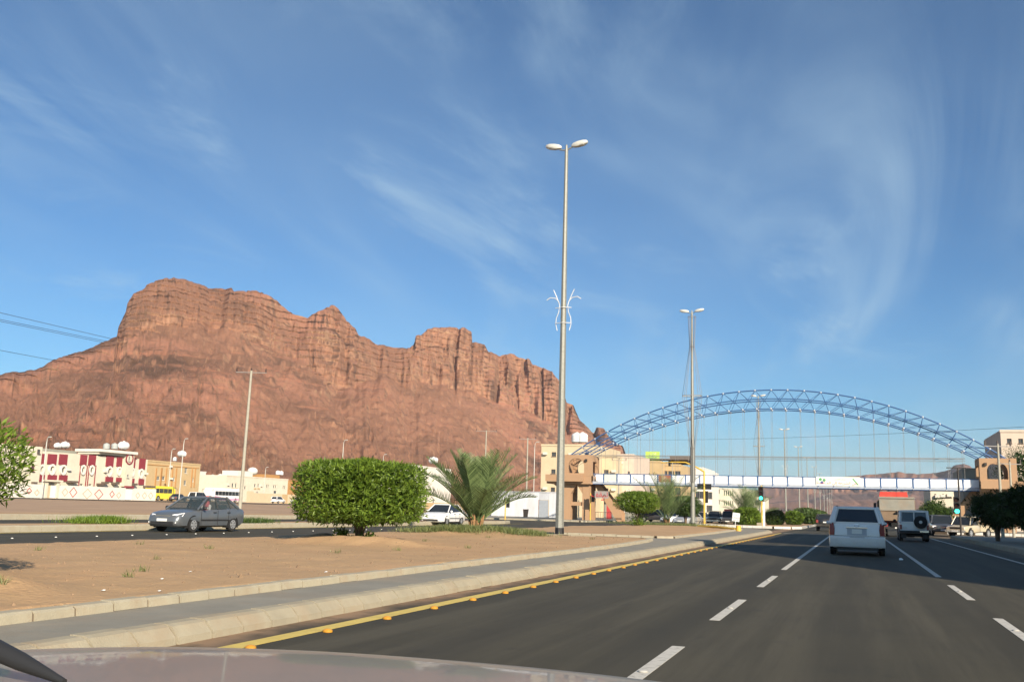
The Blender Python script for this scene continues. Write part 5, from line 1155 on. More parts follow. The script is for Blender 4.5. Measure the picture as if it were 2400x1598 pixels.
blk('apartment_block', 'long cream block with two rows of narrow windows down the road', Z5, 1690, 2245, 868, 300, 24, 'cream', [(1880+k*22, 1890+k*22, 880, 922) for k in range(4)] + [(2000+k*22, 2010+k*22, 892, 942) for k in range(5)] + [(1880+k*22, 1890+k*22, 992, 1035) for k in range(4)] + [(2000+k*22, 2010+k*22, 1000, 1045) for k in range(5)], bars=0, fm='green_glass')
bb = blk('apartment_block', 'low cream shops at the end of the long block', Z5, 2250, 2420, 960, 330, 20, 'cream', auto=(4, 2, 1.4, 1.6, 1.2, 3.3))
mat('shop_red', (.45, .05, .05), .6, .1)
for k, (a0, a1, b0, b1) in enumerate(((2010, 2110, 1130, 1150), (1750, 1870, 1120, 1140), (1890, 1990, 1125, 1142))):
    A = atY(*Z5(a0, b1), 298.5); B = atY(*Z5(a1, b0), 298.5); t = thing('shop_sign', ['red shop fascia on the long cream block', 'dark shop fascia left on the long cream block', 'grey shop fascia in the middle of the long cream block'][k], 'sign', ((A.x+B.x)/2, 299.4, A.z), 0, 'shop fascias'); w = (B.x-A.x)/2
    MB().box(-w, w, 0, .5, 0, B.z-A.z).build('panel', ('shop_red', 'frame_dark', 'board_grey')[k], t); MB().box(-w, w, -.8, 0, -.12, -.01).build('canopy', 'frame_dark', t)
# low shop wall with red post right of the left tower stair
A = atY(*Z5(740, 990), 138); B = atY(*Z5(900, 990), 138)
sh = building('shop', 'low grey roadside shop with a red door post', (A.x, 138, .16), 0, B.x-A.x, 8, A.z, 'grey_slab', [(3.0, 4.6, 1.0, 2.3)], [(.4, 1.2, 0, 2.2, 'shop_red')]); bxo(sh, 'canopy', 'shop_red', -.2, B.x-A.x+.2, -.8, 0, A.z-.25, A.z-.1)
rl = thing('railing', 'low dark railing in front of the roadside shop', 'railing', (A.x, 127, .16)); bxo(rl, 'rail', 'iron_dark', 0, 6, -.02, .02, .95, 1.0)
for k in range(19): bxo(rl, 'baluster', 'iron_dark', k*.33-.015, k*.33+.015, -.015, .015, -.05, .95)
# --- right side
def Z7(a, b): return 1900 + a/4.48, 1050 + b/4.48
blk('apartment_block', 'cream flats with air conditioners beyond the right bridge tower', Z7, 1250, 1760, 330, 172, 16, 'cream', [(1300+k*80, 1320+k*80, 480, 520) for k in range(5)] + [(1300+k*80, 1320+k*80, 610, 650) for k in range(5)], [(1330, 505), (1385, 500), (1330, 625), (1455, 495)], base=.23)
blk('apartment_block', 'grey-beige block with pale pilasters behind the right bridge tower', Z7, 1590, 2300, 215, 150, 14, 'grey_slab', [(1930+k*110, 1965+k*110, 200+30, 250+30) for k in range(3)] + [(1660+k*110, 1690+k*110, 470, 530) for k in range(4)], base=.23)
rb, rbh = blk('apartment_block', 'pink-topped house at the road bend beyond the dark trees', Z7, 1990, 2600, -190, 136, 16, 'pinkish', [(2060+k*120, 2110+k*120, -100, -50) for k in range(4)] + [(2060+k*120, 2110+k*120, 110, 160) for k in range(4)], base=.23)
# --- buildings beside the camera: they shade the road
ob1 = [(24.5, -2.4), (12.4, 22.9), (30, 29.6), (42, 4.6)]
t = thing('shop_building', 'roadside building out of view whose shade crosses the road', 'building', (0, 0, .23))
MB().prism(ob1, 'z', -.1, 14.0).build('wall', 'cream', t)
d_ = Vector((12.4-24.5, 25.3, 0)); n_ = Vector((-d_.y, d_.x, 0)).normalized(); an = math.atan2(d_.y, d_.x)
for k in range(6):
    for j in range(4):
        p = Vector((24.5, -2.4, 0)) + d_*((k+.5)/6) + n_*.04; w = bxo(t, 'window', 'win_glass', -.7, .7, -.03, .03, -.8, .8); w.location = (p.x, p.y, 2 + j*3.3); w.rotation_euler = (0, 0, an)
building('shop_building', 'second roadside building out of view shading the parked cars', (14, 59, .23), -math.pi/2, 28, 16, 13, 'beige', [(1.5+k*3.2, 3+k*3.2, 1.2+j*3.2, 2.8+j*3.2) for k in range(8) for j in range(3)])
# trees on the right
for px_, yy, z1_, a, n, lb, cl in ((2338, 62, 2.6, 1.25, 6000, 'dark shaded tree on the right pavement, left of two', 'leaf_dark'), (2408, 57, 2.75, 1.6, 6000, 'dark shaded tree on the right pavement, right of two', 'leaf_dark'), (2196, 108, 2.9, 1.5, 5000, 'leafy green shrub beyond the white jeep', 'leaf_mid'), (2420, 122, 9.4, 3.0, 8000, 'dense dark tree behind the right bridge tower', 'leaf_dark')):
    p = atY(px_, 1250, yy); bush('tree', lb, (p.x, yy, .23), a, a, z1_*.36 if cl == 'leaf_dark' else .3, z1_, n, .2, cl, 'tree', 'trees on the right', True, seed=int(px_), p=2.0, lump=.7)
for px_, top, yy, lb in ((2338, 1040, 76, 'dark utility pole in front of the right bridge tower'), (2366, 1082, 90, 'shorter dark pole right of the utility pole by the tower')):
    T_ = atY(px_, top, yy); utility_pole(lb, (T_.x, yy, .2), T_.z-.2, 1.0, 0.4, 0, .12)
cable('thin overhead wire crossing the road below the arch', atY(1480, 1030, 118), atY(2400, 1000, 76), .3, .014)

# ------------------------------------------------------------------ vehicles
def paint(name, c, metal=0.0, rough=.35): return mat(name, c, rough, .04, 1.5, 0, 40, metal, .35 if 'bonnet' in name else .8, dirt=(.30, .24, .17, .25), dscale=1.5)
paint('paint_grey', (.17, .19, .21), .45); paint('paint_car_white', (.78, .78, .77)); paint('paint_black', (.015, .016, .018)); paint('paint_silver', (.45, .46, .47), .4)
paint('paint_beige', (.46, .40, .28)); paint('paint_red', (.55, .05, .02)); paint('paint_olive', (.22, .21, .15)); paint('paint_pink', (.72, .35, .52)); paint('paint_bus_yellow', (.75, .60, .03)); paint('paint_dark', (.04, .045, .055)); paint('paint_bonnet', (.255, .225, .185), .25, .4)
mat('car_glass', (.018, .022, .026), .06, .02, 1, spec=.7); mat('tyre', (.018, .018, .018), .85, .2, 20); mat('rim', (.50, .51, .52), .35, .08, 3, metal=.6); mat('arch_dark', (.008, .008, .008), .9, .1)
mat('trim_black', (.02, .02, .021), .6, .1); mat('lamp_clear', (.82, .83, .85), .12, .03, spec=.8); mat('lamp_red', (.26, .05, .045), .2, .1, 5); mat('lamp_amber', (.6, .2, .02), .2, .1, 5); mat('plate', (.72, .73, .70), .5, .05); mat('chrome', (.75, .76, .78), .12, .02, metal=1.0)
mat('seat', (.10, .09, .085), .8, .1)
def glassclear():
    m = bpy.data.materials.new('glass_clear'); m.use_nodes = True; t = m.node_tree; b = t.nodes['Principled BSDF']
    b.inputs['Base Color'].default_value = (.05, .07, .075, 1); b.inputs['Roughness'].default_value = .04; b.inputs['Alpha'].default_value = .5; MAT['glass_clear'] = m
glassclear()
def body_ring(y, w, zb, zs, crown=.03, tuck=.86):
    h = [(-w*tuck, zb), (-w*.975, zb+.07), (-w, zb+(zs-zb)*.5), (-w*.985, zs-.12), (-w*.94, zs-.03), (-w*.62, zs+crown*.6), (0, zs+crown)]
    return [(x, y, z) for x, z in h] + [(-x, y, z) for x, z in h[-2::-1]]
def wheels(t, ys, hw, r, wd=.2, rim='rim', arch=True):
    for y in ys:
        for sg in (-1, 1):
            xo = sg*(hw+.006); 
            key = ('wheel', r, wd)
            if key not in WM:
                ty = MB(); n = 22; rings = []
                for x, rr in ((0, r*.62), (0, r*.92), (.03, r), (wd-.03, r), (wd, r*.92), (wd, r*.62)): rings.append([(-x, rr*math.cos(2*math.pi*i/n), rr*math.sin(2*math.pi*i/n)) for i in range(n)])
                ty.loft(rings, True)
                rm = MB(); n = 20
                rm.loft([[(-.035, .6*r*math.cos(2*math.pi*i/n), .6*r*math.sin(2*math.pi*i/n)) for i in range(n)], [(.004, .63*r*math.cos(2*math.pi*i/n), .63*r*math.sin(2*math.pi*i/n)) for i in range(n)], [(.006, .55*r*math.cos(2*math.pi*i/n), .55*r*math.sin(2*math.pi*i/n)) for i in range(n)], [(-.03, .5*r*math.cos(2*math.pi*i/n), .5*r*math.sin(2*math.pi*i/n)) for i in range(n)]], False)
                for k in range(6):
                    a = k*math.pi/3; c, s = math.cos(a), math.sin(a)
                    P = [(.04*c - u*s, .04*s + u*c) for u in (-.05*r*3, .05*r*3)] + [(.55*r*c + u*s*-1, .55*r*s + u*c) for u in (.04*r*3, -.04*r*3)]
                    rm.prism(P, 'x', -.03, .012)
                rm.cyl((-.03, 0, 0), (.02, 0, 0), .15*r, .13*r, 10)
                WM[key] = (ty.mesh('wheel', 'tyre', 40), rm.mesh('rim', rim, 40))
            a, b = WM[key]; w = ob('wheel', a, t, (xo, y, r)); ob('rim', b, w)
            if sg < 0: w.rotation_euler = (0, 0, math.pi)
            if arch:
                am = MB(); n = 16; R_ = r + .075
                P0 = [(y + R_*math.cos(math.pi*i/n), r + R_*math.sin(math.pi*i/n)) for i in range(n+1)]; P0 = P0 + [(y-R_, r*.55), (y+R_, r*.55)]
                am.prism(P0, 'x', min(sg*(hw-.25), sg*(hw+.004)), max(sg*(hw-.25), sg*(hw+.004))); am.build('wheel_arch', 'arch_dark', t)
def cabin(t, bm, yb0, yt0, yt1, yb1, zb0, zb1, zr, wb, wt, posts, glass='car_glass', pil=.045, open_side=None, windows=True, roofmat=None):
    def L(sg, f, top): 
        if top: return Vector((sg*wt, yt0 + (yt1-yt0)*f, zr))
        return Vector((sg*wb, yb0 + (yb1-yb0)*f, zb0 + (zb1-zb0)*f))
    cr = []
    for f in (-.03, .0, .25, .5, .75, 1.0, 1.03):
        y = yt0 + (yt1-yt0)*f; e = .5 if f in (-.03, 1.03) else 1; z = zr + (0 if 0 <= f <= 1 else -.03); w = wt + .03
        c = .05*e*(1 - abs(f-.5)*.5)
        cr.append([(-w, y, z-.035), (-w*.96, y, z+.012), (-w*.6, y, z+c*.7), (0, y, z+c), (w*.6, y, z+c*.7), (w*.96, y, z+.012), (w, y, z-.035), (0, y, z-.04)])
    MB().loft(cr).build('roof', roofmat or bm, t, 50)
    for sg in (-1, 1):
        a = MB(); a.tube([L(sg, 0, False), L(sg, 0, True)], pil*1.5, 6); a.build('pillar', bm, t, 50)
        a = MB(); a.tube([L(sg, 1, False), L(sg, 1, True)], pil, 6); a.build('pillar', bm, t, 50)
        for f in posts:
            y = yb0 + (yb1-yb0)*f; ft = min(1, max(0, (y - yt0)/(yt1-yt0))); MB().tube([L(sg, f, False), L(sg, ft, True)], pil*.8, 5).build('pillar', 'trim_black', t)
    off = .0
    def pane(name, P): m_ = MB(); m_.add(P, [tuple(range(len(P)))]); return m_.build(name, glass, t)
    if windows:
        pane('windscreen', [L(-1, 1, 0), L(1, 1, 0), L(1, 1, 1), L(-1, 1, 1)]); pane('rear_window', [L(1, 0, 0), L(-1, 0, 0), L(-1, 0, 1), L(1, 0, 1)])
        fs = [0] + list(posts) + [1]
        for sg in (-1, 1):
            for i in range(len(fs)-1):
                f0, f1 = fs[i], fs[i+1]; tt = [min(1, max(0, (yb0 + (yb1-yb0)*f - yt0)/(yt1-yt0))) for f in (f0, f1)]
                if open_side == (sg, i): continue
                pane('side_window', [L(sg, f0, 0), L(sg, f1, 0), L(sg, tt[1], 1), L(sg, tt[0], 1)])
def mirror(t, bm, x, y, z):
    for sg in (-1, 1): MB().ball((sg*(x+.09), y, z), .1, .06, .075, 8, 5).build('mirror', bm, t, 60)
def sedan(label, loc, rz, bm, group=None, glass='car_glass', L=4.5, hw=.855, name='car', open_side=None, H=1.43, kind=0):
    t = thing(name, label, 'car', loc, rz, group); k = L/4.5; s = hw/.855
    S = [(-2.25, .68, .44, .80), (-2.2, .77, .32, .93), (-1.98, .825, .24, .99), (-1.5, .85, .21, 1.0), (-.6, .855, .2, .965), (.4, .855, .2, .935), (1.0, .855, .2, .91), (1.5, .85, .2, .86), (1.9, .825, .2, .79), (2.1, .77, .22, .70), (2.2, .70, .26, .62), (2.25, .62, .32, .55)]
    MB().loft([body_ring(y*k, w*s, zb, zs) for y, w, zb, zs in S]).build('body', bm, t, 42)
    cabin(t, bm, -1.72*k, -1.05*k, .22*k, 1.08*k, .98, .91, H, .80*s, .60*s, (.52, .2), glass, .04, open_side)
    wheels(t, (-1.33*k, 1.32*k), hw*.985, .305)
    for sg in (-1, 1):
        hl = MB(); hl.loft([[(sg*.42*s, 2.185*k, .60), (sg*.42*s, 2.15*k, .70), (sg*.40*s, 2.10*k, .60)], [(sg*.62*s, 2.165*k, .60), (sg*.62*s, 2.10*k, .73), (sg*.58*s, 2.0*k, .62)], [(sg*.80*s, 2.0*k, .64), (sg*.79*s, 1.86*k, .78), (sg*.74*s, 1.9*k, .66)]]); hl.build('headlight', 'lamp_clear', t, 40)
        MB().box(sg*.56*s-.17, sg*.56*s+.17, -2.255*k, -2.17*k, .68, .86).build('tail_light', 'lamp_red', t)
        MB().box(sg*.6*s-.07, sg*.6*s+.07, 2.19*k, 2.235*k, .36, .42).build('fog_light', 'lamp_clear', t)
        x = sg*(hw+.004)
        for y0, y1 in ((.35*k, .55*k), (-.62*k, -.42*k)): bxo(t, 'door_handle', 'trim_black', x-.02, x+.02, y0-.45, y1-.47, .79, .82)
        bxo(t, 'side_moulding', 'trim_black', x-.014, x+.014, -.95*k, .9*k, .47, .52)
        for y in (-.22*k, .88*k, -.98*k): bxo(t, 'door_seam', 'arch_dark', x-.006, x+.001, y-.007, y+.007, .3, .9)
    MB().box(-.36*s, .36*s, 2.17*k, 2.21*k, .585, .665).build('grille', 'chrome' if kind == 0 else 'trim_black', t)
    MB().box(-.55*s, .55*s, 2.20*k, 2.252*k, .30, .42).build('air_intake', 'trim_black', t)
    MB().box(-.24, .24, 2.25*k, 2.275*k, .43, .54).build('number_plate', 'plate', t); MB().box(-.24, .24, -2.275*k, -2.25*k, .62, .74).build('number_plate', 'plate', t)
    mirror(t, bm if kind else 'trim_black', hw, .82*k, .98); return t
def recolour(o, new):
    for ch in o.children_recursive:
        if ch.data and ch.data.materials and ch.data.materials[0] and ch.data.materials[0].name.startswith('paint_'):
            ch.material_slots[0].link = 'OBJECT'; ch.material_slots[0].material = MAT[new]
def copy_car(src, label, loc, rz, new=None, group=None, scale=None):
    c = copy_tree(src, loc, rz, label, scale)
    if group: c['group'] = group
    if new: recolour(c, new)
    return c
grey = sedan('grey sedan driving on the oncoming lanes with its driver window open', (-26.35, 34.55, 0), math.pi, 'paint_grey', glass='glass_clear', open_side=(-1, 1))
# interior and driver (car faces -y: driver sits on the car's left, local x = -0.36)
for x in (-.36, .36):
    st = MB(); st.box(x-.23, x+.23, -.35, .15, .75, .93); st.box(x-.22, x+.22, -.42, -.28, .93, 1.24); st.build('seat', 'seat', grey)
bs = MB(); bs.box(-.6, .6, -1.15, -.75, .75, 1.12); bs.build('rear_bench', 'seat', grey); MB().box(-.68, .68, .62, 1.0, .88, .97).build('dashboard', 'trim_black', grey)
sw_ = MB(); sw_.tube([(-.36 + .17*math.cos(a*math.pi/8), .52 + .03*math.sin(a*math.pi/8), 1.02 + .17*math.sin(a*math.pi/8)) for a in range(17)], .014, 5); sw_.build('steering_wheel', 'trim_black', grey)
mat('skin', (.30, .16, .10), .6, .05); mat('robe', (.74, .74, .72), .8, .06); mat('scarf_red', (.55, .12, .13), .9, .25, 40)
def person(label, loc, rz):
    t = thing('person', label, 'person', loc, rz)
    def skinned(name, V, Ed, R, m, root=0):
        me = bpy.data.meshes.new(name); me.from_pydata(V, Ed, []); o = ob(name, me, t)
        md = o.modifiers.new('skin', 'SKIN'); lay = me.skin_vertices[0]
        for i, r in enumerate(R): lay.data[i].radius = r if isinstance(r, tuple) else (r, r)
        lay.data[root].use_root = True; s2 = o.modifiers.new('sub', 'SUBSURF'); s2.levels = s2.render_levels = 2
        me.materials.append(MAT[m]); return o
    # seated: pelvis, spine, shoulders, arms to the wheel, thighs, shins, neck
    V = [(0, 0, .1), (0, -.02, .28), (0, -.03, .46), (0, -.01, .56), (0, .02, .66), (-.17, -.02, .47), (-.24, .12, .26), (-.14, .36, .30), (.17, -.02, .47), (.24, .12, .26), (.14, .36, .30), (-.1, .12, .09), (-.12, .45, .12), (-.12, .58, -.2), (.1, .12, .09), (.12, .45, .12), (.12, .58, -.2)]
    Ed = [(0, 1), (1, 2), (2, 3), (3, 4), (2, 5), (5, 6), (6, 7), (2, 8), (8, 9), (9, 10), (0, 11), (11, 12), (12, 13), (0, 14), (14, 15), (15, 16)]
    R = [(.15, .12), (.15, .11), (.13, .09), .055, .05, .065, .05, .035, .065, .05, .035, .085, .07, .05, .085, .07, .05]
    b = skinned('robe', V, Ed, R, 'robe')
    hd = MB(); hd.loft([[(rx*math.cos(2*math.pi*i/12), .03 + dy_ + ry*math.sin(2*math.pi*i/12), z) for i in range(12)] for z, rx, ry, dy_ in ((.60, .05, .05, 0), (.64, .06, .075, .01), (.68, .07, .095, .01), (.74, .078, .105, 0), (.80, .076, .10, -.005), (.85, .055, .075, -.01), (.875, .02, .03, -.01))])
    hd.add([(-.015, .125, .71), (.015, .125, .71), (0, .15, .715), (0, .125, .76)], [(0, 1, 2), (1, 3, 2), (0, 2, 3)])
    h = hd.build('head', 'skin', t, 60)
    for sg in (-1, 1):
        MB().ball((sg*.03, .125, .755), .013, .008, .009, 6, 4).build('eye', 'iron_dark', h); MB().ball((sg*.078, .02, .74), .012, .025, .035, 6, 4).build('ear', 'skin', h)
    MB().box(-.025, .025, .118, .128, .675, .685).build('mouth', 'scarf_red', h)
    sc_ = MB(); sc_.loft([[(rx*math.cos(a), -.01 + ry*math.sin(a), z) for a in [math.radians(-235 + 290*i/15) for i in range(16)]] + [] for z, rx, ry in ((.42, .17, .14), (.55, .14, .12), (.66, .105, .12), (.76, .095, .115), (.84, .085, .1), (.885, .05, .06), (.895, .01, .01))], False)
    so = sc_.build('headscarf', 'scarf_red', t, 60); sol = so.modifiers.new('thick', 'SOLIDIFY'); sol.thickness = .015
    cd_ = MB(); cd_.tube([(.092*math.cos(a*math.pi/8), -.005 + .108*math.sin(a*math.pi/8), .825) for a in range(17)], .012, 5); cd_.build('head_cord', 'trim_black', t)
    for sg in (-1, 1):
        V = [(sg*.14, .36, .30), (sg*.11, .44, .32)]; Ed = [(0, 1)]; R = [.03, .03]
        for f in range(5):
            dz = .03 - f*.014; n0 = len(V); V += [(sg*(.10 - .004*f), .48, .33+dz), (sg*.085, .52, .325+dz), (sg*.11, .535, .315+dz)] if f else [(sg*.07, .44, .35), (sg*.05, .47, .37), (sg*.05, .5, .37)]
            Ed += [(1, n0), (n0, n0+1), (n0+1, n0+2)]; R += [.010, .009, .008]
        skinned('hand', V, Ed, R, 'skin')
    return t
# car's local frame rotated by pi: driver world position
person('driver in white robe and red headscarf seen through the open car window', (-26.35 + .36, 34.55 + .05, .60), math.pi)
white = sedan('white sedan on the oncoming lanes between the clipped bush and the palm', (-28.2 + .05, 64.9, 0), math.pi, 'paint_car_white', L=4.55, hw=.88, H=1.46, kind=1)

def van():
    t = thing('minivan', 'white minivan ahead seen from behind in the middle lane', 'van', (0.06, 39.45, 0)); bm = 'paint_car_white'
    S = [(-2.47, .84, .42, .99), (-2.44, .90, .33, 1.07), (-2.30, .935, .28, 1.11), (-1.6, .95, .24, 1.12), (0, .95, .22, 1.10), (1.1, .95, .22, 1.06), (1.7, .94, .22, 1.0), (2.1, .90, .24, .92), (2.35, .80, .3, .80), (2.45, .68, .4, .68)]
    MB().loft([body_ring(y, w, zb, zs) for y, w, zb, zs in S]).build('body', bm, t, 42)
    cabin(t, bm, -2.40, -2.12, .55, 1.62, 1.09, 1.03, 1.70, .90, .70, (.25, .55, .78), 'car_glass', .055)
    wheels(t, (-1.5, 1.42), .935, .33)
    # tailgate: glass inset, lights, plate, bumper
    tg = MB(); tg.loft([[(-.76, -2.475, .70), (.76, -2.475, .70), (.76, -2.40, .70), (-.76, -2.40, .70)], [(-.74, -2.475, 1.0), (.74, -2.475, 1.0), (.74, -2.39, 1.0), (-.74, -2.39, 1.0)], [(-.84, -2.415, 1.14), (.84, -2.415, 1.14), (.84, -2.36, 1.14), (-.84, -2.36, 1.14)]]); tg = tg.build('tailgate', bm, t, 30)
    rw = MB(); P = [(-.74, 1.19), (.74, 1.19), (.70, 1.45), (.60, 1.655), (-.60, 1.655), (-.70, 1.45)]
    rw.add([(x, -2.425 + (z-1.09)/.61*.28 - .012, z) for x, z in P], [tuple(range(6))]); rw.build('tailgate_glass', 'car_glass', tg)
    for a, b in (((-.80, 1.13), (-.655, 1.67)), ((.80, 1.13), (.655, 1.67))):
        MB().tube([(a[0], -2.42, a[1]), (b[0], -2.17, b[1])], .075, 6).build('rear_pillar', bm, t, 50)
    MB().box(-.80, .80, -2.425, -2.37, 1.10, 1.185).build('window_ledge', bm, tg)
    MB().box(-.33, .33, -2.482, -2.476, .72, .97).build('plate_recess', 'joint_white', tg); MB().box(-.17, .17, -2.495, -2.484, .77, .93).build('number_plate', 'plate', tg); MB().box(-.36, .36, -2.51, -2.476, .972, 1.0).build('handle_bar', 'chrome', tg)
    em = MB(); em.tube([(.075*math.cos(a*math.pi/8), -2.47, 1.06 + .05*math.sin(a*math.pi/8)) for a in range(17)], .008, 4); em.build('emblem', 'chrome', tg)
    for sg in (-1, 1):
        tl = MB(); tl.loft([[(sg*.775, -2.50, .71), (sg*.93, -2.44, .71), (sg*.958, -2.18, .73), (sg*.82, -2.2, .73)], [(sg*.755, -2.50, .92), (sg*.93, -2.45, .92), (sg*.958, -2.2, .92), (sg*.8, -2.2, .92)], [(sg*.79, -2.47, 1.13), (sg*.91, -2.42, 1.13), (sg*.94, -2.22, 1.11), (sg*.8, -2.2, 1.11)]]); tl.build('tail_light', 'lamp_red', t, 40)
        MB().tube([(sg*.66, -1.9, 1.74), (sg*.66, .2, 1.76)], .018, 5).build('roof_rail', 'trim_black', t); MB().cyl((sg*.66, -1.9, 1.69), (sg*.66, -1.9, 1.75), .02, .02, 5).build('rail_foot', 'trim_black', t)
        MB().box(sg*.33-.2, sg*.33+.2, -1.0, -.88, 1.15, 1.42).build('headrest', 'seat', t)
    bp = MB(); R_ = []
    for x in (-.95, -.93, -.8, -.4, 0, .4, .8, .93, .95):
        e = abs(x) > .9; y0 = -2.56 + (.20 if abs(x) > .94 else .08 if e else .02*abs(x)); R_.append([(x, y0+.05, .30), (x, y0, .38), (x, y0, .62), (x, y0+.06, .68), (x, -2.2, .68), (x, -2.2, .30)])
    bp.loft(R_).build('bumper', bm, t, 40); MB().box(-.7, .7, -2.5, -2.2, .20, .298).build('underside', 'trim_black', t)
    MB().box(-.25, .25, -2.568, -2.562, .645, .655).build('bumper_seam', 'trim_black', t)
    for sg in (-1, 1): MB().tube([(sg*.765, -2.483, .70), (sg*.75, -2.483, 1.0), (sg*.80, -2.43, 1.14)], .006, 4).build('tailgate_seam', 'trim_black', tg)
    MB().tube([(-.93, -2.555, .69), (.93, -2.555, .69)], .007, 4).build('tailgate_seam', 'trim_black', tg)
    wp = MB(); wp.tube([(0, -2.45, 1.2), (-.25, -2.42, 1.26), (-.5, -2.41, 1.26)], .012, 4); wp.build('rear_wiper', 'trim_black', t)
    mirror(t, bm, .95, 1.25, 1.12); MB().cyl((.5, 2.0, .25), (.5, 2.0, .26), .05, .05, 6); return t
van()
def jeep():
    t = thing('jeep', 'boxy white jeep with a spare wheel on its back door', 'jeep', (3.42, 66.4, 0)); bm = 'paint_car_white'; hw = .84
    S = [(-2.1, .80, .55, 1.12), (-2.08, .84, .5, 1.14), (.6, .84, .5, 1.12), (.75, .80, .5, 1.10), (2.1, .76, .52, 1.06), (2.15, .70, .55, 1.02)]
    MB().loft([body_ring(y, w, zb, zs, .01, .95) for y, w, zb, zs in S]).build('body', bm, t, 30)
    cabin(t, bm, -2.08, -2.0, .45, .72, 1.13, 1.12, 1.86, .80, .74, (.33, .66), 'car_glass', .06)
    wheels(t, (-1.25, 1.5), hw, .38, .22)
    MB().box(-.03, .03, -2.14, -2.02, 1.14, 1.84).build('door_post', bm, t); MB().box(-.8, .8, -2.115, -2.03, 1.12, 1.20).build('window_ledge', bm, t)
    MB().box(-.8, .8, -2.09, -1.98, 1.76, 1.85).build('roof_edge', bm, t)
    sp = MB(); n = 22; sp.loft([[(.36 + rr*math.cos(2*math.pi*i/n), y, 1.18 + rr*math.sin(2*math.pi*i/n)) for i in range(n)] for y, rr in ((-2.13, .30), (-2.14, .38), (-2.3, .385), (-2.34, .33), (-2.34, .2))]); s_ = sp.build('spare_wheel', 'tyre', t, 40); MB().cyl((.36, -2.341, 1.18), (.36, -2.36, 1.18), .1, .08, 10).build('hub', 'rim', s_)
    MB().box(-.83, .83, -2.26, -2.12, .52, .66).build('bumper', 'trim_black', t); MB().box(.3, .8, -2.27, -2.262, .57, .66).build('reflector', 'chrome', t); MB().box(-.74, -.42, -2.13, -2.118, .78, .9).build('number_plate', 'plate', t)
    for sg in (-1, 1): MB().box(sg*.76-.06, sg*.76+.06, -2.14, -2.09, .72, 1.0).build('tail_light', 'lamp_red', t); MB().box(sg*.6-.12, sg*.6+.12, -2.1, -1.7, .2, .5).build('mud_flap', 'trim_black', t)
    MB().box(-.5, .5, -1.9, 1.9, .3, .5).build('chassis', 'arch_dark', t); mirror(t, 'trim_black', .92, .62, 1.25); return t
jeep()
def truck():
    t = thing('dump_truck', 'dump truck with a grey tailgate and red cab ahead of the jeep', 'truck', (3.05, 83.2, 0)); mat('truck_grey', (.24, .235, .2), .7, .15, 2, dirt=(.3, .2, .12, .5)); mat('truck_body', (.20, .14, .09), .8, .2, 2)
    MB().box(-.45, .45, -4.4, 3.6, .75, 1.05).build('chassis', 'arch_dark', t)
    bd = MB(); bd.box(-1.22, -1.14, -4.2, 1.3, 1.3, 2.75); bd.box(1.14, 1.22, -4.2, 1.3, 1.3, 2.75); bd.box(-1.22, 1.22, -4.2, 1.3, 1.18, 1.3); bd.box(-1.14, 1.14, 1.2, 1.3, 1.3, 2.95); bd.build('bed', 'truck_body', t)
    for k in range(8):
        for sg in (-1, 1): bxo(t, 'rib', 'truck_body', sg*1.26-.035, sg*1.26+.035, -4.1+k*.75, -4.0+k*.75, 1.3, 2.74)
    tg = MB(); tg.box(-1.24, 1.24, -4.3, -4.21, 1.95, 2.98); tg = tg.build('tailgate', 'truck_grey', t)
    for z in (2.0, 2.9): bxo(tg, 'tailgate_rail', 'truck_grey', -1.26, 1.26, -4.36, -4.305, z-.05, z+.05)
    MB().box(-1.24, 1.24, -4.28, -4.2, 1.2, 1.94).build('lower_gate', 'truck_body', t)
    MB().box(.0, 1.6, -4.6, -4.3, 1.85, 1.94).build('orange_rail', 'trim_orange', t)
    cb_ = MB(); R_ = [[(-1.22, y, z0), (1.22, y, z0), (1.22, y, z1-.3), (1.05, y, z1), (-1.05, y, z1), (-1.22, y, z1-.3)] for y, z0, z1 in ((1.6, .95, 3.05), (1.7, .9, 3.12), (3.5, .9, 3.1), (3.75, .9, 2.2), (3.8, .9, 1.9))]; cb_.loft(R_).build('cab', 'paint_red', t, 30)
    ds = MB(); ds.loft([[(-1.1, 1.7, 3.1), (1.1, 1.7, 3.1), (1.1, 2.9, 3.1), (-1.1, 2.9, 3.1)], [(-1.02, 1.75, 3.5), (1.02, 1.75, 3.5), (.95, 2.4, 3.5), (-.95, 2.4, 3.5)]]); ds.build('wind_deflector', 'paint_red', t)
    MB().quad((-1.0, 3.66, 2.25), (1.0, 3.66, 2.25), (1.0, 3.54, 3.0), (-1.0, 3.54, 3.0)).build('windscreen', 'car_glass', t); MB().box(-.8, .8, 1.585, 1.6, 2.1, 2.8).build('rear_window', 'car_glass', t)
    wheels(t, (-3.2, -1.9, 2.9), 1.2, .5, .5, arch=False)
    for sg in (-1, 1):
        MB().box(sg*.95-.26, sg*.95+.26, -4.32, -4.28, .75, .95).build('tail_light', 'lamp_red', t); MB().box(sg*1.0-.25, sg*1.0+.25, -3.9, -3.86, .25, 1.1).build('mud_flap', 'trim_black', t); MB().box(sg*1.42-.1, sg*1.42+.1, 3.2, 3.3, 2.0, 2.6).build('mirror', 'trim_black', t); MB().tube([(sg*1.2, 3.25, 2.5), (sg*1.42, 3.25, 2.62)], .02, 5).build('mirror_arm', 'trim_black', t)
    MB().box(-1.15, 1.15, -4.34, -4.24, .60, .74).build('bumper', 'trim_black', t); MB().box(-.2, .2, -4.36, -4.342, .62, .73).build('number_plate', 'plate', t); return t
truck()
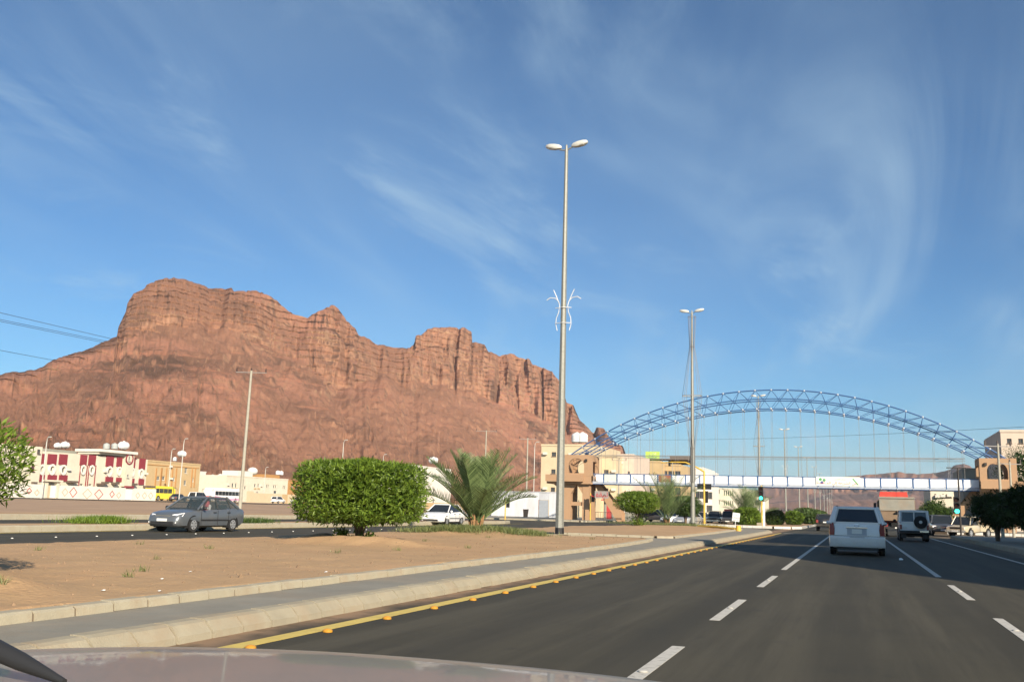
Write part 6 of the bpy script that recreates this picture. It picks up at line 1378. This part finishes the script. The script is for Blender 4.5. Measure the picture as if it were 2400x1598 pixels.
def suv(label, loc, rz, bm, group=None, L=4.7, hw=.92, H=1.8, cat='car', name='suv'):
    t = thing(name, label, cat, loc, rz, group); k = L/4.7
    S = [(-2.35, .84, .5, 1.05), (-2.3, .90, .42, 1.10), (-1.5, .92, .36, 1.12), (.5, .92, .34, 1.08), (1.2, .92, .34, 1.04), (1.9, .90, .36, .98), (2.25, .84, .4, .88), (2.35, .74, .46, .78)]
    MB().loft([body_ring(y*k, w*hw/.92, zb, zs) for y, w, zb, zs in S]).build('body', bm, t, 42)
    cabin(t, bm, -2.25*k, -2.0*k, .3*k, 1.05*k, 1.1, 1.06, H-.04, hw*.95, hw*.76, (.3, .62), 'car_glass', .06)
    wheels(t, (-1.35*k, 1.4*k), hw*.985, .37)
    for sg in (-1, 1):
        MB().box(sg*.72-.14, sg*.72+.14, 2.22*k, 2.31*k, .72, .88).build('headlight', 'lamp_clear', t); MB().box(sg*.78-.1, sg*.78+.1, -2.36*k, -2.28*k, .78, 1.05).build('tail_light', 'lamp_red', t)
    MB().box(-.5, .5, 2.3*k, 2.36*k, .62, .8).build('grille', 'chrome', t); MB().box(-.85, .85, 2.28*k, 2.42*k, .42, .6).build('bumper', bm, t); MB().box(-.88, .88, -2.44*k, -2.3*k, .45, .64).build('bumper', bm, t)
    MB().box(-.24, .24, 2.42*k, 2.435*k, .47, .57).build('number_plate', 'plate', t); MB().box(-.24, .24, -2.4*k, -2.36*k, .78, .9).build('number_plate', 'plate', t); mirror(t, bm, hw, .95*k, 1.15); return t
def pickup(label, loc, rz, bm, group=None, cage=False, load=None):
    t = thing('pickup', label, 'pickup', loc, rz, group)
    S = [(.0, .82, .42, 1.0), (.05, .84, .40, 1.04), (.9, .84, .36, 1.02), (1.4, .83, .36, .98), (2.2, .80, .38, .92), (2.45, .74, .44, .82)]
    MB().loft([body_ring(y, w, zb, zs) for y, w, zb, zs in S]).build('body', bm, t, 40)
    bd = MB(); bd.box(-.82, -.76, -2.4, -.06, .5, 1.02); bd.box(.76, .82, -2.4, -.06, .5, 1.02); bd.box(-.76, .76, -2.4, -2.34, .5, 1.02); bd.box(-.76, .76, -2.34, -.06, .5, .56); bd.box(-.76, .76, -.12, -.06, .56, 1.02); bd.build('cargo_bed', bm, t)
    cabin(t, bm, .04, .18, 1.05, 1.55, 1.03, 1.0, 1.68, .78, .64, (.5,), 'car_glass', .05)
    wheels(t, (-1.4, 1.5), .825, .36)
    for sg in (-1, 1):
        MB().box(sg*.6-.14, sg*.6+.14, 2.36, 2.44, .68, .82).build('headlight', 'lamp_clear', t); MB().box(sg*.74-.06, sg*.74+.06, -2.43, -2.405, .72, .95).build('tail_light', 'lamp_red', t)
    MB().box(-.82, .82, 2.42, 2.54, .42, .58).build('bumper', 'chrome', t); MB().box(-.8, .8, -2.52, -2.42, .45, .58).build('bumper', 'chrome', t); MB().box(-.44, .44, 2.43, 2.46, .66, .82).build('grille', 'trim_black', t); MB().box(-.24, .24, 2.545, 2.56, .45, .55).build('number_plate', 'plate', t)
    mirror(t, 'trim_black', .84, 1.35, 1.1)
    if cage:
        for y in (-2.3, -1.6, -.9, -.2):
            MB().tube([(-.79, y, 1.0), (-.79, y, 1.5), (-.6, y, 1.68), (.6, y, 1.68), (.79, y, 1.5), (.79, y, 1.0)], .025, 5).build('cage_hoop', 'rim', t)
        for sg in (-1, 1): MB().tube([(sg*.79, -2.3, 1.35), (sg*.79, -.2, 1.35)], .02, 5).build('cage_rail', 'rim', t)
    if load: MB().loft([[(-.7, -2.2, 1.0), (.7, -2.2, 1.0), (.7, -.2, 1.0), (-.7, -.2, 1.0)], [(-.72, -2.2, 1.9), (.72, -2.2, 1.9), (.72, -.2, 1.95), (-.72, -.2, 1.95)]]).build('load', load, t)
    return t
suv('dark car ahead driving off beside the white minivan', (-2.62, 100.0, 0), 0, 'paint_black', L=4.5, hw=.9, H=1.62)
pickup('beige pickup with a hooped cage over its bed, parked at the corner', (9.0, 88.8, 0), math.pi*.82, 'paint_beige', cage=True)
suv('dark parked car in the shade beside the beige pickup', (7.1, 92.5, 0), math.pi, 'paint_dark', group='parked cars')
# queue on the far oncoming side
def at_px(px_, yy): return atY(px_, 1225, yy).x
pickup('dusty olive pickup facing us in the queue before the red load', (at_px(1677, 124), 124, 0), math.pi, 'paint_olive')
pickup('dark pickup facing us with a red load on its bed', (at_px(1711, 121), 121, 0), math.pi, 'paint_dark', load='paint_red')
copy_car(white, 'silver sedan waiting beside the caged lamp post', (at_px(1612, 104), 104, 0), math.pi*.93, 'paint_silver')
copy_car(white, 'white sedan half hidden behind the small date palm', (at_px(1588, 118), 118, 0), math.pi*.8, None)
copy_car(white, 'dark blue sedan half hidden behind the heart-shaped bush', (at_px(1540, 120), 120, .165), math.pi*1.4, 'paint_dark')
copy_car(white, 'dark green car in the queue beside the yellow mast', (at_px(1642, 132), 132, 0), math.pi, 'paint_dark')
# left side street
sv = suv('white station wagon parked before the beige garden wall', (-150, 231, gz(-150)), math.pi*.02, 'paint_car_white', L=4.9, hw=.95, H=1.85)
pk = pickup('white pickup parked behind the white station wagon', (-149, 239, gz(-149)), 0, 'paint_car_white')
suv('white minibus roof showing just behind the grey sedan', (-126, atX(468, 1166, -126).y, gz(-126)), 0, 'paint_car_white', L=5.2, hw=.95, H=2.0, cat='van', name='minibus')
p = atX(418, 1165, -131); copy_car(white, 'dark sedan parked near the yellow bus', (-131, p.y, gz(-131)), .2, 'paint_dark')
def bus(label, loc, rz, bm, L=11.5, H=3.1, lower=None, hw=1.25, cat='bus'):
    t = thing('bus', label, cat, loc, rz)
    R_ = [[(-hw, y, .35), (hw, y, .35), (hw, y, zt-.35), (hw*.85, y, zt), (-hw*.85, y, zt), (-hw, y, zt-.35)] for y, zt in ((-L/2, H-.1), (-L/2+.15, H), (L/2-.5, H), (L/2-.12, H-.25), (L/2, H-1.2))]
    MB().loft(R_).build('body', bm, t, 25)
    n = max(3, int(L/1.5))
    for sg in (-1, 1):
        for k in range(n):
            y0 = -L/2 + .5 + k*(L-1.6)/n; bxo(t, 'side_window', 'car_glass', sg*hw-.012, sg*hw+.012, y0, y0+(L-1.6)/n-.08, 1.55, 2.5)
        if lower:
            q = MB(); x = sg*(hw+.006); q.add([(x, -L/2+.3, .4), (x, L/2-1.0, .4), (x, L/2-1.0, 1.45), (x, L/2-2.6, 1.3), (x, 0, .75), (x, -L/2+2, 1.0), (x, -L/2+.3, .7)], [(0, 1, 2, 3, 4, 5, 6)]); q.build('swoosh', lower, t)
        MB().box(sg*hw*.8-.15, sg*hw*.8+.15, L/2-.05, L/2+.02, .6, .85).build('headlight', 'lamp_clear', t); MB().tube([(sg*hw, L/2-.4, H-.3), (sg*(hw+.25), L/2+.15, H-.4), (sg*(hw+.25), L/2+.2, H-.9)], .04, 5).build('mirror', 'trim_black', t)
    MB().quad((-hw*.9, L/2+.01, 1.2), (hw*.9, L/2+.01, 1.2), (hw*.85, L/2-.09, H-.45), (-hw*.85, L/2-.09, H-.45)).build('windscreen', 'car_glass', t)
    MB().box(-hw*.8, hw*.8, -L/2-.012, -L/2+.01, 1.5, H-.6).build('rear_window', 'car_glass', t)
    wheels(t, (-L*.27, L*.3), hw, .48, .3); return t
bus('white and pink coach parked beyond the grey sedan', (-143, 196.5, gz(-143)), math.pi, 'paint_car_white', 12, 3.25, 'paint_pink')
p1 = atX(*Z1(1790, 980), -140)
bus('bright yellow bus parked at the end of the garden wall', (-140, p1.y - 3.6, gz(-140)), 0, 'paint_bus_yellow', 7.0, 3.0)
# our own car: bonnet and wiper
oc = thing('car', 'pinkish bonnet of the car the view is taken from', 'car', (-.82, 0, 0))
bo = MB(); R_ = []
for i in range(15):
    y = .95 + 1.28*(i/14)**.8; row = []
    for j in range(25):
        u = -1 + 2*j/24; yy = y - .20*u*u*(i/14)**2; z = 1.045 - .05*(i/14) - .035*(i/14)**6 - .03*abs(u)**3
        row.append((u*1.0, yy, z))
    R_.append(row)
V = [p for r in R_ for p in r]; Fq = [(i*25+j, i*25+j+1, (i+1)*25+j+1, (i+1)*25+j) for i in range(14) for j in range(24)]
bo.add(V, Fq); bm_ = bo.build('bonnet', 'paint_bonnet', oc, 60); so = bm_.modifiers.new('thick', 'SOLIDIFY'); so.thickness = .03; so.offset = -1
nf = MB(); fr = []
for z, s, dy in ((.955, 1.11, .0), (.85, 1.12, .03), (.6, 1.12, .06), (.42, 1.1, .02)):
    fr.append([(u*.9*s, 2.22 - .2*u*u + dy, z - .055*abs(u)**3*(z > .7)) for u in [-1 + 2*j/24 for j in range(25)]])
nf.add([p for r in fr for p in r], [(i*25+j, (i+1)*25+j, (i+1)*25+j+1, i*25+j+1) for i in range(3) for j in range(24)]); nf.build('nose', 'paint_bonnet', oc, 60)
for sg in (-1, 1):
    fd = MB(); fd.loft([[(sg*1.005, y, z0), (sg*1.03, y, (z0+z1)/2), (sg*1.01, y, z1), (sg*.98, y, z1), (sg*.96, y, z0)] for y, z0, z1 in ((.5, .35, 1.0), (1.2, .62, .995), (1.6, .62, .98), (2.0, .4, .93))]); fd.build('wing', 'paint_bonnet', oc, 50)
w0 = gnd(-40, 1515, 1.08); w1_ = gnd(150, 1605, 1.04)
wp = MB(); wp.tube([(w0.x+.82-.25, w0.y-.05, 1.1), (w0.x+.82, w0.y, 1.085), ((w0.x+w1_.x)/2+.82, (w0.y+w1_.y)/2, 1.065), (w1_.x+.82, w1_.y, 1.045)], [.016, .018, .014, .005], 12); wp.build('wiper', 'trim_black', oc, 50)
cw = MB(); cw.box(-.95, .95, .62, .94, .94, 1.03); cw.build('cowl', 'trim_black', oc)

# ------------------------------------------------------------------ haze
def haze():
    m = bpy.data.materials.new('air'); m.use_nodes = True; t = m.node_tree
    t.nodes.remove(t.nodes['Principled BSDF'])
    v = N(t, 'ShaderNodeVolumePrincipled'); v.inputs['Color'].default_value = (0.80, 0.88, 1.0, 1); v.inputs['Density'].default_value = 0.000078; v.inputs['Anisotropy'].default_value = 0.0
    LK(t, v.outputs[0], t.nodes['Material Output'].inputs['Volume']); MAT['air'] = m
    o = MB().box(-7200, 7200, -1700, 7200, -1.2, 330).build('haze', 'air'); o['kind'] = 'stuff'
haze()
